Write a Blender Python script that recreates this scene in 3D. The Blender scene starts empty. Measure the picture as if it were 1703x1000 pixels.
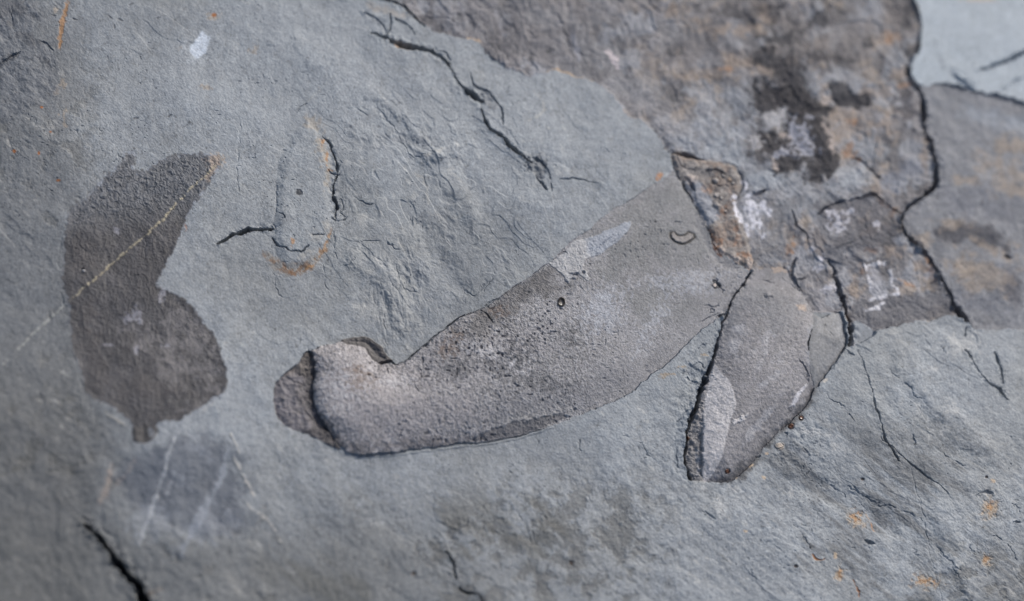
import bpy, math, numpy as np
from mathutils import Vector, Matrix

# ------------------------------------------------------------------ camera, sky, sun, exposure
scene = bpy.context.scene
PX = 0.00035                      # one unit of relief / plan measure: 0.35 mm of rock
F_MM, SENS, DIST = 60.0, 36.0, 0.9933
W0, H0 = 1703.0, 1000.0
tilt = math.radians(24)
gx, gy = 0.40, 0.917
fwd = Vector((math.sin(tilt)*gx, math.sin(tilt)*gy, -math.cos(tilt))).normalized()
upv = (Vector((0, 1, 0)) - fwd*fwd.y).normalized()
rgt = fwd.cross(upv).normalized()
cam_loc = -fwd*DIST
cd = bpy.data.cameras.new('camera'); cam = bpy.data.objects.new('camera', cd)
scene.collection.objects.link(cam); scene.camera = cam
R = Matrix((rgt, upv, -fwd)).transposed()
cam.matrix_world = Matrix.Translation(cam_loc) @ R.to_4x4()
cd.lens = F_MM; cd.sensor_width = SENS; cd.clip_start = 0.01; cd.clip_end = 100
cd.dof.use_dof = True; cd.dof.focus_distance = DIST*1.0; cd.dof.aperture_fstop = 1.85

L = Vector((0.52, 0.66, 0.58)).normalized()          # towards the sun
sd_ = bpy.data.lights.new('sun', 'SUN'); sun = bpy.data.objects.new('sun', sd_)
scene.collection.objects.link(sun)
sd_.energy = 1.5; sd_.angle = math.radians(10); sd_.color = (1.0, 0.965, 0.92)
sun.rotation_euler = (-L).to_track_quat('-Z', 'Y').to_euler(); sun.location = L*2
w = bpy.data.worlds.new('World'); scene.world = w; w.use_nodes = True
nt = w.node_tree; bg = nt.nodes['Background']
sky = nt.nodes.new('ShaderNodeTexSky'); sky.sky_type = 'NISHITA'; sky.sun_disc = False
sky.sun_elevation = math.asin(L.z); sky.sun_rotation = math.atan2(L.x, L.y)
sky.dust_density = 3.0
nt.links.new(sky.outputs[0], bg.inputs[0]); bg.inputs[1].default_value = 0.06
scene.view_settings.view_transform = 'Standard'; scene.view_settings.look = 'None'
scene.view_settings.gamma = 1.0; scene.view_settings.use_curve_mapping = False
scene.view_settings.exposure = 1.02

# ------------------------------------------------------------------ survey grid over the rock face
STEP = 1.25
def axis(lo, a, b, hi):
    core = np.arange(a, b, STEP)
    def grow(n_from, sign, lim):
        out = []; x = n_from; s = STEP
        while (x - lim)*sign < 0:
            s = min(s*1.06, 9); x = x + sign*s; out.append(x)
        return out
    left = grow(core[0], -1, lo)[::-1]; right = grow(core[-1], 1, hi)
    return np.array(left + list(core) + right, np.float32)
uu = axis(-420, -25, 1728, 2120)
vv = axis(-330, -25, 1025, 1330)
U, V = np.meshgrid(uu, vv)
NV, NU = U.shape
rs = np.random.RandomState(11)
TAB = rs.uniform(-1, 1, (512, 512)).astype(np.float32)

def gn(P, Q, seed):
    P = P + seed*37.13; Q = Q + seed*91.7
    i = np.floor(P); j = np.floor(Q)
    f = P - i; g = Q - j
    i = i.astype(np.int32) & 511; j = j.astype(np.int32) & 511
    i1 = (i+1) & 511; j1 = (j+1) & 511
    f = f*f*(3-2*f); g = g*g*(3-2*g)
    a = TAB[j, i]; a = a + (TAB[j, i1]-a)*f
    b = TAB[j1, i]; b = b + (TAB[j1, i1]-b)*f
    return a + (b-a)*g

def fbm(sc, octs=3, seed=0, ang=None, an=1.0, gain=0.5, sl=None, wp=0):
    u = U if sl is None else U[sl]; v = V if sl is None else V[sl]
    if wp:
        n1 = gn(u/(sc*1.3), v/(sc*1.3), seed+50); n2 = gn(u/(sc*1.3), v/(sc*1.3), seed+51)
        u = u + n1*wp; v = v + n2*wp
    out = np.zeros_like(u); amp = 1.0; tot = 0
    for k in range(octs):
        a = math.radians(ang if ang is not None else 33+47*k)
        c, s = math.cos(a), math.sin(a)
        out += amp*gn((u*c+v*s)/(sc*an), (-u*s+v*c)/sc, seed+k*3.7)
        tot += amp; amp *= gain; sc /= 2.03
    return out/tot*1.6

def ss(a, b, x):
    t = np.clip((x-a)/(b-a), 0, 1); return t*t*(3-2*t)
def lin(h):
    if isinstance(h, str): c = [int(h[i:i+2], 16)/255 for i in (0, 2, 4)]
    else: c = [x/255 for x in h]
    return np.array([x/12.92 if x < .04045 else ((x+.055)/1.055)**2.4 for x in c], np.float32)

# edge raggedness shared by every outline
WU = 1.9*gn(U/13, V/13, 201) + 1.3*gn(U/5, V/5, 202) + .6*gn(U/2.4, V/2.4, 205)
WV = 1.9*gn(U/13, V/13, 203) + 1.3*gn(U/5, V/5, 204) + .6*gn(U/2.4, V/2.4, 206)

def window(u0, v0, u1, v1, pad):
    a = np.searchsorted(uu, u0-pad); b = np.searchsorted(uu, u1+pad)
    c = np.searchsorted(vv, v0-pad); d = np.searchsorted(vv, v1+pad)
    return (slice(c, max(d, c+2)), slice(a, max(b, a+2)))
def smooth_pts(p, closed, n=4):
    p = np.array(p, float); N = len(p); out = []
    rng = range(N) if closed else range(N-1)
    for i in rng:
        if closed: a, b, c, d = p[(i-1) % N], p[i], p[(i+1) % N], p[(i+2) % N]
        else: a, b, c, d = p[max(i-1, 0)], p[i], p[i+1], p[min(i+2, N-1)]
        for k in range(n):
            t = k/n
            out.append(0.5*((2*b)+(-a+c)*t+(2*a-5*b+4*c-d)*t*t+(-a+3*b-3*c+d)*t**3))
    if not closed: out.append(p[-1])
    return np.array(out)
def poly_sd(pts, pad=12, jag=1.0, sm=2):
    """window and signed distance (positive inside) to a closed outline"""
    q = smooth_pts(pts, True, sm) if sm > 1 else np.array(pts, float)
    sl = window(q[:, 0].min(), q[:, 1].min(), q[:, 0].max(), q[:, 1].max(), pad)
    x = U[sl]+WU[sl]*jag; y = V[sl]+WV[sl]*jag
    d2 = np.full(x.shape, 1e9, np.float32); ins = np.zeros(x.shape, bool)
    N = len(q)
    for i in range(N):
        ax, ay = q[i]; bx, by = q[(i+1) % N]
        ex, ey = bx-ax, by-ay; L2 = ex*ex+ey*ey+1e-9
        t = np.clip(((x-ax)*ex+(y-ay)*ey)/L2, 0, 1)
        d2 = np.minimum(d2, (x-ax-t*ex)**2+(y-ay-t*ey)**2)
        if ay != by:
            ins ^= ((y > ay) != (y > by)) & (x < ex*(y-ay)/(by-ay)+ax)
    return sl, np.where(ins, 1, -1)*np.sqrt(d2)
def line_sd(pts, pad=10, jag=1.0, sm=3):
    """window, distance, half-width, side, along for an open stroke of (u, v, width)"""
    q = smooth_pts(pts, False, sm)
    sl = window(q[:, 0].min(), q[:, 1].min(), q[:, 0].max(), q[:, 1].max(), pad+q[:, 2].max())
    x = U[sl]+WU[sl]*jag; y = V[sl]+WV[sl]*jag
    best = np.full(x.shape, 1e9, np.float32); hw = np.zeros_like(best); sd = np.zeros_like(best); al = np.zeros_like(best)
    for i in range(len(q)-1):
        ax, ay, aw = q[i]; bx, by, bw = q[i+1]
        ex, ey = bx-ax, by-ay; L2 = ex*ex+ey*ey+1e-9
        t = np.clip(((x-ax)*ex+(y-ay)*ey)/L2, 0, 1)
        d = np.hypot(x-ax-t*ex, y-ay-t*ey); m = d < best
        best[m] = d[m]; hw[m] = ((aw+(bw-aw)*t)/2)[m]; al[m] = ((i+t)/(len(q)-1))[m]
        sd[m] = (ex*(y-ay)-ey*(x-ax))[m]
    return sl, best, hw, np.sign(sd), al

# the three fields: relief, colour, owner
Hh = np.zeros_like(U); COL = np.zeros(U.shape+(3,), np.float32); LAB = np.zeros(U.shape, np.int16)
REG = [dict(name='ground', mat='slate', parent=None)]
def reg(name, mat, parent=None, **kw):
    REG.append(dict(name=name, mat=mat, parent=parent, **kw)); return len(REG)-1
ROOTS = {}
def root(key, name, label, cat, at, group=None):
    ROOTS[key] = dict(name=name, label=label, cat=cat, at=at, group=group)

def tint(sl, a, c):
    a = np.clip(a, 0, 1)[..., None]
    COL[sl] = COL[sl]*(1-a)+(lin(c) if not isinstance(c, np.ndarray) else c)*a
def blot(cx, cy, rx, ry, c, alpha=1, ang=0, soft=.5, ns=12, na=.6, seed=1, dh=0, lab=None, owner=None):
    sl = window(cx-max(rx, ry)*2, cy-max(rx, ry)*2, cx+max(rx, ry)*2, cy+max(rx, ry)*2, 2)
    a = math.radians(ang); x = U[sl]-cx; y = V[sl]-cy
    p = (x*math.cos(a)+y*math.sin(a))/rx; q = (-x*math.sin(a)+y*math.cos(a))/ry
    r = np.hypot(p, q)+na*fbm(ns, 3, seed, sl=sl)
    m = 1-ss(1-soft, 1+soft*.6, r)
    if owner is not None: m = m*(OWN[sl] == owner)
    if c is not None: tint(sl, m*alpha, c)
    if dh: Hh[sl] += dh*m
    if lab is not None: LAB[sl][m > .5] = lab
    return sl, m
def blots(items, c, alpha=.6, soft=.5, ns=9, na=.7, seed=5, owner=None, dh=0):
    for k, it in enumerate(items):
        cx, cy, rx, ry = it[:4]; an = it[4] if len(it) > 4 else 0
        blot(cx, cy, rx, ry, c, alpha, an, soft, ns, na, seed+k*1.3, dh, None, owner)
def crack(pts, depth=None, lab=None, lift=0, jag=.8, rim=0, fade=16):
    wm = max(p[2] for p in pts)
    if depth is None: depth = 2.0+wm*3.2
    if wm > 4: depth *= 1.7
    sl, d, hw, side, al = line_sd(pts, 22 if lift else 8, jag)
    nn = 1+.45*gn(U[sl]/7, V[sl]/7, 77)+.3*gn(U[sl]/22, V[sl]/22, 78)
    hw = hw*nn
    m = 1-ss(-.55, .75, d-np.maximum(hw, .25))
    dd = depth*np.clip(hw*2/max(wm, .1), .25, 1)
    if lift:
        Hh[sl] += lift*np.exp(-d/fade)*(side > 0)*np.clip(hw/1.0, 0, 1)
    Hh[sl] -= m*dd
    if wm >= 3.4:
        Hh[sl] += np.exp(-(np.maximum(d-hw, 0)/(2.5+wm*.5))**2)*(1.0+.10*wm)*fbm(6, 3, 79+pts[0][0] % 5, sl=sl)*np.clip(hw, 0, 1)
    if rim: Hh[sl] += rim*np.exp(-((d-hw-2.0)/1.4)**2)
    if lab is not None: LAB[sl][(d < hw*1.05)] = lab
def hair(*pts, w=1.2, depth=2.6, jag=1.3):
    n = len(pts)
    q = [(p[0], p[1], w*(.35+.65*math.sin(math.pi*(i+.5)/n))) for i, p in enumerate(pts)]
    sl, d, hw, side, al = line_sd(q, 6, jag)
    br = ss(-.35, .35, gn(U[sl]/13, V[sl]/13, 301+pts[0][0] % 7))
    m = (1-ss(-.3, .9, d-hw*.75))*(.12+.88*br)
    Hh[sl] -= m*depth*.62+.35*np.exp(-d/5)*(side > 0)*br
def streak(pts, c, alpha=.7, soft=1.5, jag=1.0, ns=6, na=.5, dh=0, lab=None, seed=9):
    sl, d, hw, side, al = line_sd(pts, 8+soft*2, jag)
    e = d-hw+soft*na*2*gn(U[sl]/ns, V[sl]/ns, seed)
    m = 1-ss(-soft, soft, e)
    tint(sl, m*alpha, c)
    if dh: Hh[sl] += dh*m
    if lab is not None: LAB[sl][m > .5] = lab
    return sl, m

# ------------------------------------------------------------------ the slate face
n_big = fbm(330, 2, 1); n_mid = fbm(85, 4, 2); n_sm = fbm(22, 3, 3)
n_fine = fbm(6, 2, 4); n_grain = gn(U/2.3, V/2.3, 5.5)
n_strk = fbm(7, 3, 6, ang=38, an=5.0)             # bedding streaks running down to the right
n_strk2 = fbm(4, 2, 16, ang=33, an=4.0)
rand1 = rs.uniform(-1, 1, U.shape).astype(np.float32)
# rougher belts: lower right, lower middle, left; smoother upper middle
rough = .35+.65*np.clip(ss(600, 900, V)+ss(250, 0, U)*.6+.25*n_big, 0, 1)
rough *= 1-.6*ss(1000, 700, np.hypot(U-400, V-60)*1.6)*0
Hh[:] = 6*n_big + 3.0*n_mid + .36*n_sm*(.5+rough)*(.5+.8*ss(-.5, .6, gn(U/160, V/160, 99))) + .38*n_strk*rough*ss(1200, 1600, U+V*.5)+.22*fbm(9, 3, 17, ang=72, an=1.8)*ss(700, 850, V)*ss(1300, 1100, U) \
        + .22*n_fine*(.5+rough) + .24*n_grain + .10*rand1
# thin slate terraces: small steps where sheets have spalled
for k, (sc, an, a, th, st) in enumerate([(150, 2.2, 42, .25, .8), (190, 1.5, -40, .6, .4), (70, 3.4, 36, .5, .8)]):
    f = fbm(sc, 5, 60+k*9, ang=None if k % 2 else a, an=an if not k % 2 else 1.5)
    s_ = 900/ sc
    Hh += st*ss(th-.03, th+.03, f) * (.15+.85*ss(-.2, .4, gn(U/140, V/140, 90+k)))
fc = fbm(70, 4, 71, ang=52, an=1.8, wp=25)
fz = np.exp(-(((U-720)/190)**2+((V-330)/190)**2))
for th in (-.3, .1, .5):
    Hh += 1.5*fz*ss(th-.025, th+.025, fc)
fc2 = fbm(60, 4, 72, ang=40, an=2.4, wp=20)
fz2 = np.exp(-(((U-1480)/260)**2+((V-830)/120)**2))
for th in (-.2, .35):
    Hh += .6*fz2*ss(th-.03, th+.03, fc2)
# colour of fresh and stained slate
base = lin((137, 143, 150))[None, None]*np.ones_like(COL)
COL[:] = base*(1+.09*n_big+.10*n_mid+.04*n_sm)[..., None]
warm = ss(-.2, .9, fbm(120, 4, 31))[..., None]
COL[:] = COL*(1-warm*.35)+lin((132, 134, 134))*(1+.1*n_mid[..., None])*warm*.35
allw = (slice(None), slice(None))
# upper part paler and bluer: sky reflection painted into the colour
tint(allw, .42*ss(420, 120, V+.12*(U-600)*0)*ss(250, 420, U)*ss(1300, 1050, U), (153, 160, 168))
# stained left edge and darker lower left
e = U+26*n_mid+14*fbm(30, 3, 33)
tint(allw, .72*ss(150, 60, e-40*ss(0, 300, V)), (100, 103, 107))
tint(allw, .75*ss(250, 60, e-60)*ss(480, 720, V), (95, 97, 99))
tint(allw, .70*ss(800, 950, V+30*n_mid+22*n_sm)*ss(1150, 500, U), (98, 100, 101))
# dark damp-looking mottling, lower centre and lower right
mt = ss(.0, .75, fbm(75, 4, 35, ang=50, an=1.8)+.35*n_strk)
tint(allw, .85*mt*ss(770, 880, V)*ss(1330, 1150, U)*ss(350, 520, U), (98, 100, 100))
mt2 = ss(.05, .8, fbm(60, 4, 36, ang=38, an=3.0)+.45*n_strk)
tint(allw, .75*mt2*ss(620, 760, V-.15*(U-1300))*ss(1180, 1300, U), (99, 102, 106))
tint(allw, .5*ss(900, 985, V)*ss(1560, 1680, U+30*n_mid), (92, 94, 96))
mt3 = ss(.15, .75, fbm(30, 5, 39, gain=.7)+.5*n_big)
zone = np.clip(ss(720, 860, V)*ss(1180, 1060, U)+ss(240, 100, U)*.8+ss(860, 950, V)*ss(1450, 1600, U), 0, 1)
tint(allw, .55*mt3*zone, (90, 90, 88))
tint(allw, .30*ss(.3, .9, fbm(24, 5, 40, gain=.7)), (112, 115, 118))
Hh -= 1.2*mt3*zone
# pale diagonal bedding flecks
fl = ss(.62, 1.0, fbm(9, 3, 37, ang=40, an=2.2))*ss(.0, .6, fbm(110, 2, 38))
tint(allw, .30*fl, (190, 190, 188))
COL *= (1+.055*n_fine+.045*n_strk2*rough+.05*rand1+.05*n_grain)[..., None]
# scattered small dark pits
pt = ss(.80, .92, gn(U/3.4, V/3.4, 41))*ss(.15, .6, gn(U/55, V/55, 42))
Hh -= 1.3*pt

OWN = np.zeros(U.shape, np.int16)      # 0 slate, 1.. large pieces (used to keep stains on their rock)

# patch of darker freshly broken slate with pale scratches, lower left
sl, d = poly_sd([(262, 733), (300, 715), (384, 742), (402, 787), (420, 820), (402, 838), (432, 868), (414, 886), (340, 900),
                 (300, 880), (210, 829), (186, 799), (192, 775), (225, 760)], 30, 2.2)
m = ss(-16, 18, d-4+8*n_mid[sl]+14*fbm(26, 4, 44, sl=sl))
tint(sl, .75*m, (88, 94, 105)); Hh[sl] -= .5*ss(-3, 2, d)
blots([(255, 865, 40, 26), (350, 880, 46, 20, -20), (300, 800, 30, 10, 60), (330, 752, 26, 9, 30)], (138, 144, 154), .45, seed=70)
for q in ([(384, 724, 3), (394, 744, 2), (400, 760, 1)], [(387, 762, 2), (402, 787, 4), (420, 820, 3), (424, 828, 1)],
          [(402, 832, 2), (426, 853, 4), (450, 868, 4), (458, 882, 3), (468, 902, 2)]):
    streak(q, (182, 180, 176), .65, 2, dh=.9)
streak([(186, 775, 2), (180, 802, 5), (176, 815, 7), (168, 838, 3)], (168, 152, 142), .5, 4)
streak([(224, 768, 2), (205, 795, 4), (190, 808, 2)], (168, 156, 150), .4, 3)

# the slate bulges, rilles and flow marks of the upper middle
for q, wd, dh in (([(610, 170, 8), (640, 185, 10), (668, 215, 10), (690, 250, 8)], 7, -1.6),
                  ([(690, 250, 8), (720, 262, 12), (760, 250, 10)], 8, 1.5),
                  ([(640, 180, 14), (700, 240, 20), (760, 320, 22), (800, 380, 16)], 14, 1.8),
                  ([(700, 380, 14), (740, 440, 18), (770, 480, 14)], 14, -2.0),
                  ([(590, 430, 20), (650, 470, 26), (670, 540, 18)], 12, 2.2),
                  ([(1500, 600, 16), (1560, 680, 20), (1640, 760, 20)], 14, 1.4),
                  ([(1320, 800, 20), (1400, 830, 24), (1480, 880, 20)], 14, -2.2),
                  ([(1560, 860, 20), (1590, 930, 24), (1620, 990, 20)], 14, 1.8)):
    sl, dd, hw, side, al = line_sd(q, 60, 2)
    Hh[sl] += 1.8*dh*np.exp(-(np.maximum(dd-hw/2, 0)/wd)**2)*(1+.4*gn(U[sl]/18, V[sl]/18, 88))
tint(*[(lambda s, m: (s, .4*m))(*blot(655, 500, 55, 70, None, seed=81))][0], (150, 152, 153))
sl, m = blot(655, 500, 40, 75, None, 1, 12, .8, 12, .7, 82)
Hh[sl] += m*(2.0*fbm(8, 3, 83, ang=80, an=2.5, sl=sl))
for c_ in ((700, 250, 60, 14, 20), (745, 370, 40, 16, 60), (600, 230, 40, 16, 20), (840, 440, 30, 12, 80), (700, 455, 46, 18, 60)):
    sl, m = blot(c_[0], c_[1], c_[2], c_[3], (122, 127, 134), .35, c_[4], .7, 14, .7, c_[0])
    Hh[sl] += m*1.5*fbm(9, 3, 84, ang=45, an=2, sl=sl)
# blocky area left of the cone, bright spalls
sl, m = blot(1150, 650, 30, 70, None, 1, 12, .6, 14, .6, 86); Hh[sl] += m*1.3*fbm(10, 3, 87, sl=sl)

# ------------------------------------------------------------------ recessed mottled layer (upper right), two blocks
edgeA = [(638, -6), (676, 10), (689, 24), (706, 41), (723, 51), (754, 61), (778, 61), (795, 68), (808, 85), (832, 102), (856, 116),
         (880, 124), (914, 119), (927, 114), (954, 124), (990, 135), (1011, 150), (1029, 171), (1044, 195), (1068, 200),
         (1086, 216), (1100, 237), (1113, 255)]
layerA = [(560, -400), (600, -60)] + edgeA + [(1180, 360), (1240, 440), (1250, 446), (1340, 520), (1400, 520), (1411, 572), (1419, 574), (1455, 554),
         (1498, 542), (1538, 534), (1548, 537), (1578, 526), (1601, 534), (1620, 547), (1601, 524), (1587, 511), (1584, 491), (1568, 465),
         (1551, 435), (1535, 412), (1515, 396), (1503, 376), (1500, 356), (1515, 340), (1538, 322), (1556, 310), (1560, 292),
         (1556, 262), (1549, 235), (1537, 211), (1539, 190), (1536, 170), (1532, 150), (1519, 136), (1514, 112), (1522, 95),
         (1534, 75), (1532, 20), (1522, -6), (1500, -60), (1480, -400)]
layerB = [(1529, 140), (1573, 138), (1607, 146), (1634, 153), (1668, 156), (1703, 167), (1780, 190), (2200, 260), (2200, 600), (1760, 556),
          (1703, 551), (1663, 549), (1620, 547), (1601, 524), (1587, 511), (1584, 491), (1568, 465), (1551, 435), (1535, 412), (1515, 396),
          (1503, 376), (1500, 356), (1515, 340), (1538, 322), (1556, 310), (1560, 292), (1556, 262), (1549, 235), (1537, 211), (1539, 190),
          (1536, 170), (1532, 150)]
plate = [(1500, -400), (1510, -60), (1522, -6), (1532, 20), (1534, 75), (1522, 95), (1516, 116), (1529, 140), (1573, 138), (1607, 146),
         (1634, 153), (1668, 156), (1703, 167), (1780, 190), (2200, 260), (2200, -400)]
root('A', 'rock_layer', 'mottled brown grey rock layer with black blotches, left of the long winding crack', 'rock', (1400, 200))
root('B', 'rock_layer', 'grey brown rock layer with dark arched blotch, right of the winding crack', 'rock', (1620, 350))
root('P', 'slate_plate', 'smooth pale blue slate plate in the top right corner', 'rock', (1620, 70))
slA, dA = poly_sd(layerA, 14, 1.3)
mA = dA > 0
tex = fbm(46, 6, 101, wp=26, gain=.62)[slA]; tex2 = fbm(90, 3, 102)[slA]; tex3 = fbm(22, 5, 105, ang=60, an=2.2, wp=14, gain=.65)[slA]
rou = fbm(14, 4, 103)[slA]
HA = -5+2.0*tex2+2.6*tex+1.6*tex3+.9*rou+.3*n_fine[slA]+.12*n_grain[slA]
txq = fbm(95, 4, 118, wp=30, gain=.5)[slA]
for th in (-.45, -.05, .3): HA += 2.0*(ss(th-.04, th+.04, txq)-.5)*ss(-.6, .5, gn(U[slA]/70, V[slA]/70, 124))
stepm = ss(0, 5.0, dA+2.5*fbm(12, 3, 119)[slA])
Hh[slA] = np.where(mA, Hh[slA]*(1-stepm)*1+stepm*(Hh[slA]*.15+HA), Hh[slA])
colA = lin((124, 123, 124))*(1+.30*tex+.14*tex2+.16*rou+.24*tex3)[..., None]
bn = ss(-.1, 1.0, fbm(58, 4, 104)[slA])[..., None]
colA = colA*(1-.3*bn)+lin((140, 132, 126))*.3*bn
colA *= (1+.05*rand1[slA]+.08*n_fine[slA])[..., None]
COL[slA] = np.where((dA > .8)[..., None], colA, COL[slA])
labA = reg('rock_surface', 'brown', 'A'); LAB[slA][mA] = labA; OWN[slA][mA] = 1
slB, dB = poly_sd(layerB, 14, 1.0); mB = dB > 0
tex = fbm(60, 4, 111, wp=20)[slB]
HB = -4.5+1.8*fbm(120, 3, 112)[slB]+2.0*tex+1.0*fbm(14, 4, 113)[slB]
stepm = ss(0, 3, dB)
Hh[slB] = np.where(mB, Hh[slB]*(1-stepm)+stepm*HB, Hh[slB])
colB = lin((126, 128, 131))*(1+.13*tex+.05*fbm(14, 3, 114)[slB])[..., None]*(1+.05*rand1[slB])[..., None]
COL[slB] = np.where((dB > .8)[..., None], colB, COL[slB])
labB = reg('rock_surface', 'brown', 'B'); LAB[slB][mB] = labB; OWN[slB][mB] = 2
slP, dP = poly_sd(plate, 14, 1.0); mP = dP > 0
Hh[slP] = np.where(mP, -4.2+1.5*fbm(120, 3, 115)[slP]+.4*fbm(20, 3, 116)[slP], Hh[slP])
COL[slP] = np.where(mP[..., None], lin((160, 170, 180))*(1+.06*fbm(70, 3, 117)[slP]+.03*rand1[slP])[..., None], COL[slP])
labP = reg('plate_surface', 'slate', 'P'); LAB[slP][mP] = labP; OWN[slP][mP] = 3

# colour of the mottled layer
o1 = (OWN == 1)*1.0
tint(allw, .8*o1*ss(.05, .5, fbm(38, 6, 106, gain=.68)+.25*ss(1150, 1300, U)*ss(200, 60, V)), (82, 81, 83))
tint(allw, .6*o1*ss(.12, .55, fbm(30, 6, 107, gain=.68))*ss(980, 1150, U), (154, 142, 128))
tint(allw, .55*o1*ss(.1, .5, fbm(40, 6, 108, gain=.65)+.2*ss(180, 260, V)), (152, 156, 161))
o2 = (OWN == 2)*1.0
tint(allw, .5*o2*ss(.1, .7, fbm(44, 6, 109, gain=.6)), (100, 101, 104))
blots([(760, 25, 60, 40, 20), (850, 60, 70, 45, 30), (960, 70, 60, 40, 60), (1190, 60, 60, 60)], (108, 107, 109), .5, .7, 22, .6, 120, 1)
blots([(1010, 100, 60, 60), (900, 20, 50, 24), (1130, 40, 34, 24), (1060, 150, 46, 30), (1100, 210, 50, 26)], (134, 135, 137), .5, .7, 24, .6, 130, 1)
blots([(1040, 230, 30, 20), (1175, 255, 60, 26, 20), (1260, 290, 60, 30), (1340, 320, 70, 30, 10), (1230, 160, 50, 26), (1190, 215, 40, 30),
       (1430, 235, 50, 22, 20), (1290, 200, 22, 22)], (147, 152, 157), .62, .7, 18, .6, 140, 1)
blots([(1280, 300, 34, 16), (1410, 295, 52, 22, 10), (1215, 250, 30, 30)], (158, 165, 170), .5, .6, 14, .6, 150, 1)
blots([(1290, 20, 60, 30, 20), (1330, 70, 50, 30), (1410, 60, 60, 40), (1480, 40, 26, 50)], (118, 113, 110), .55, .6, 18, .7, 160, 1)
blots([(1120, 18, 22, 14, 30), (1180, 45, 30, 9, 20), (1235, 48, 26, 9), (1275, 25, 16, 22), (1230, 100, 30, 12), (1195, 120, 34, 7), (1150, 125, 20, 5),
       (1270, 115, 16, 14), (1370, 160, 12, 18), (1405, 190, 26, 14), (1480, 62, 18, 12), (1450, 150, 26, 8), (1500, 120, 18, 10), (1400, 215, 24, 20),
       (1465, 210, 24, 26, 30), (1385, 235, 10, 24), (1455, 315, 14, 9, 40), (1540, 260, 6, 26), (1450, 370, 22, 14), (1360, 400, 12, 20), (1480, 420, 18, 12, 40),
       (1420, 480, 9, 26), (1540, 450, 30, 10, 60)],
      (150, 136, 122), .6, .75, 9, 1.0, 170, 1)
blots([(1415, 252, 9, 12), (1432, 262, 6, 5), (1483, 57, 12, 8), (1504, 140, 9, 4), (1422, 200, 12, 5, 20), (1213, 113, 12, 4), (1470, 337, 9, 4, 40), (1488, 352, 6, 6),
       (1545, 425, 5, 10, -30), (1551, 455, 5, 12, -20), (1435, 447, 6, 8), (1322, 408, 5, 12), (1313, 415, 5, 8), (1450, 415, 9, 5), (1512, 470, 12, 4, 30)],
      (152, 116, 84), .6, .7, 6, .9, 190, 1)
# manganese-black blotches
f2 = 2.94
blk = [(40, 270), (100, 250), (180, 300), (250, 350), (250, 430), (330, 490), (370, 570), (380, 680), (400, 770), (380, 820), (300, 870), (280, 790),
       (200, 820), (180, 850), (110, 780), (60, 700), (0, 660), (100, 655), (190, 690), (180, 620), (130, 550), (60, 560), (20, 480), (30, 420),
       (100, 410), (150, 430), (130, 350)]
lb = reg('black_blotch', 'brown', 'A', label='matt black mineral blotch flecked with pale spots')
sl, d = poly_sd([(1250+x/f2, y/f2) for x, y in blk], 12, 1.5)
m = ss(-9, 8, d+5+16*fbm(16, 5, 121, sl=sl, gain=.7)+2*n_fine[sl])
tint(sl, .95*m, (46, 45, 49)); Hh[sl] -= m*(1.2+.8*fbm(7, 3, 122, sl=sl)); LAB[sl][m > .5] = lb
blots([(1300, 110, 34, 26, 40), (1275, 165, 20, 22), (1360, 245, 14, 22), (1265, 258, 18, 9, 20), (1395, 95, 30, 10, 10), (1240, 20, 50, 14, 10)], (58, 57, 61), .75, .9, 10, 1.1, 390, 1)
blots([(1332, 222, 15, 20), (1340, 245, 16, 14), (1318, 205, 9, 8), (1350, 190, 6, 4), (1310, 250, 9, 6), (1290, 255, 8, 5)], (150, 152, 160), .85, .5, 5, 1.0, 123, 1)
blots([(1290, 195, 22, 16), (1262, 230, 10, 12), (1302, 180, 10, 6)], (165, 165, 166), .8, .5, 8, .7, 126, 1)
blots([(1292, 275, 10, 5, 50), (1376, 165, 8, 7), (1378, 212, 12, 5, 50), (1385, 236, 5, 15), (1306, 222, 10, 4, 20)], (180, 168, 158), .8, .5, 5, .6, 127, 1)
hole = [(370, 400), (420, 388), (480, 410), (500, 445), (560, 440), (595, 455), (590, 492), (540, 515), (430, 515), (400, 490), (385, 440)]
lb = reg('pocket', 'brown', 'A', label='dark sunken pocket with a black lower edge')
sl, d = poly_sd([(1250+x/f2, y/f2) for x, y in hole], 12, 1.0)
m = ss(-4, 4, d+4*fbm(9, 3, 125, sl=sl)); tint(sl, .9*m, (56, 56, 60)); Hh[sl] -= m*(2+5*ss(150, 173, V[sl])); LAB[sl][m > .5] = lb
blots([(1505, 165, 16, 17), (1515, 185, 14, 10), (1500, 180, 7, 5)], (72, 71, 76), .8, .5, 8, .8, 128, 1)
blots([(1496, 172, 9, 4, 20)], (150, 152, 155), .6, .5, 5, .6, 129, 1)
blots([(1448, 70, 11, 9), (1469, 94, 7, 6), (1482, 116, 9, 4), (1300, 10, 22, 10), (1320, 55, 24, 9), (1275, 95, 16, 10), (1365, 35, 12, 16),
       (1290, 65, 22, 6, 10), (1335, 125, 18, 14), (1510, 30, 6, 30), (1512, 80, 8, 14)], (62, 62, 66), .85, .8, 9, 1.0, 133, 1)  # the tall blots by the pale plate paint shade on the layer's edge
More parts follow.
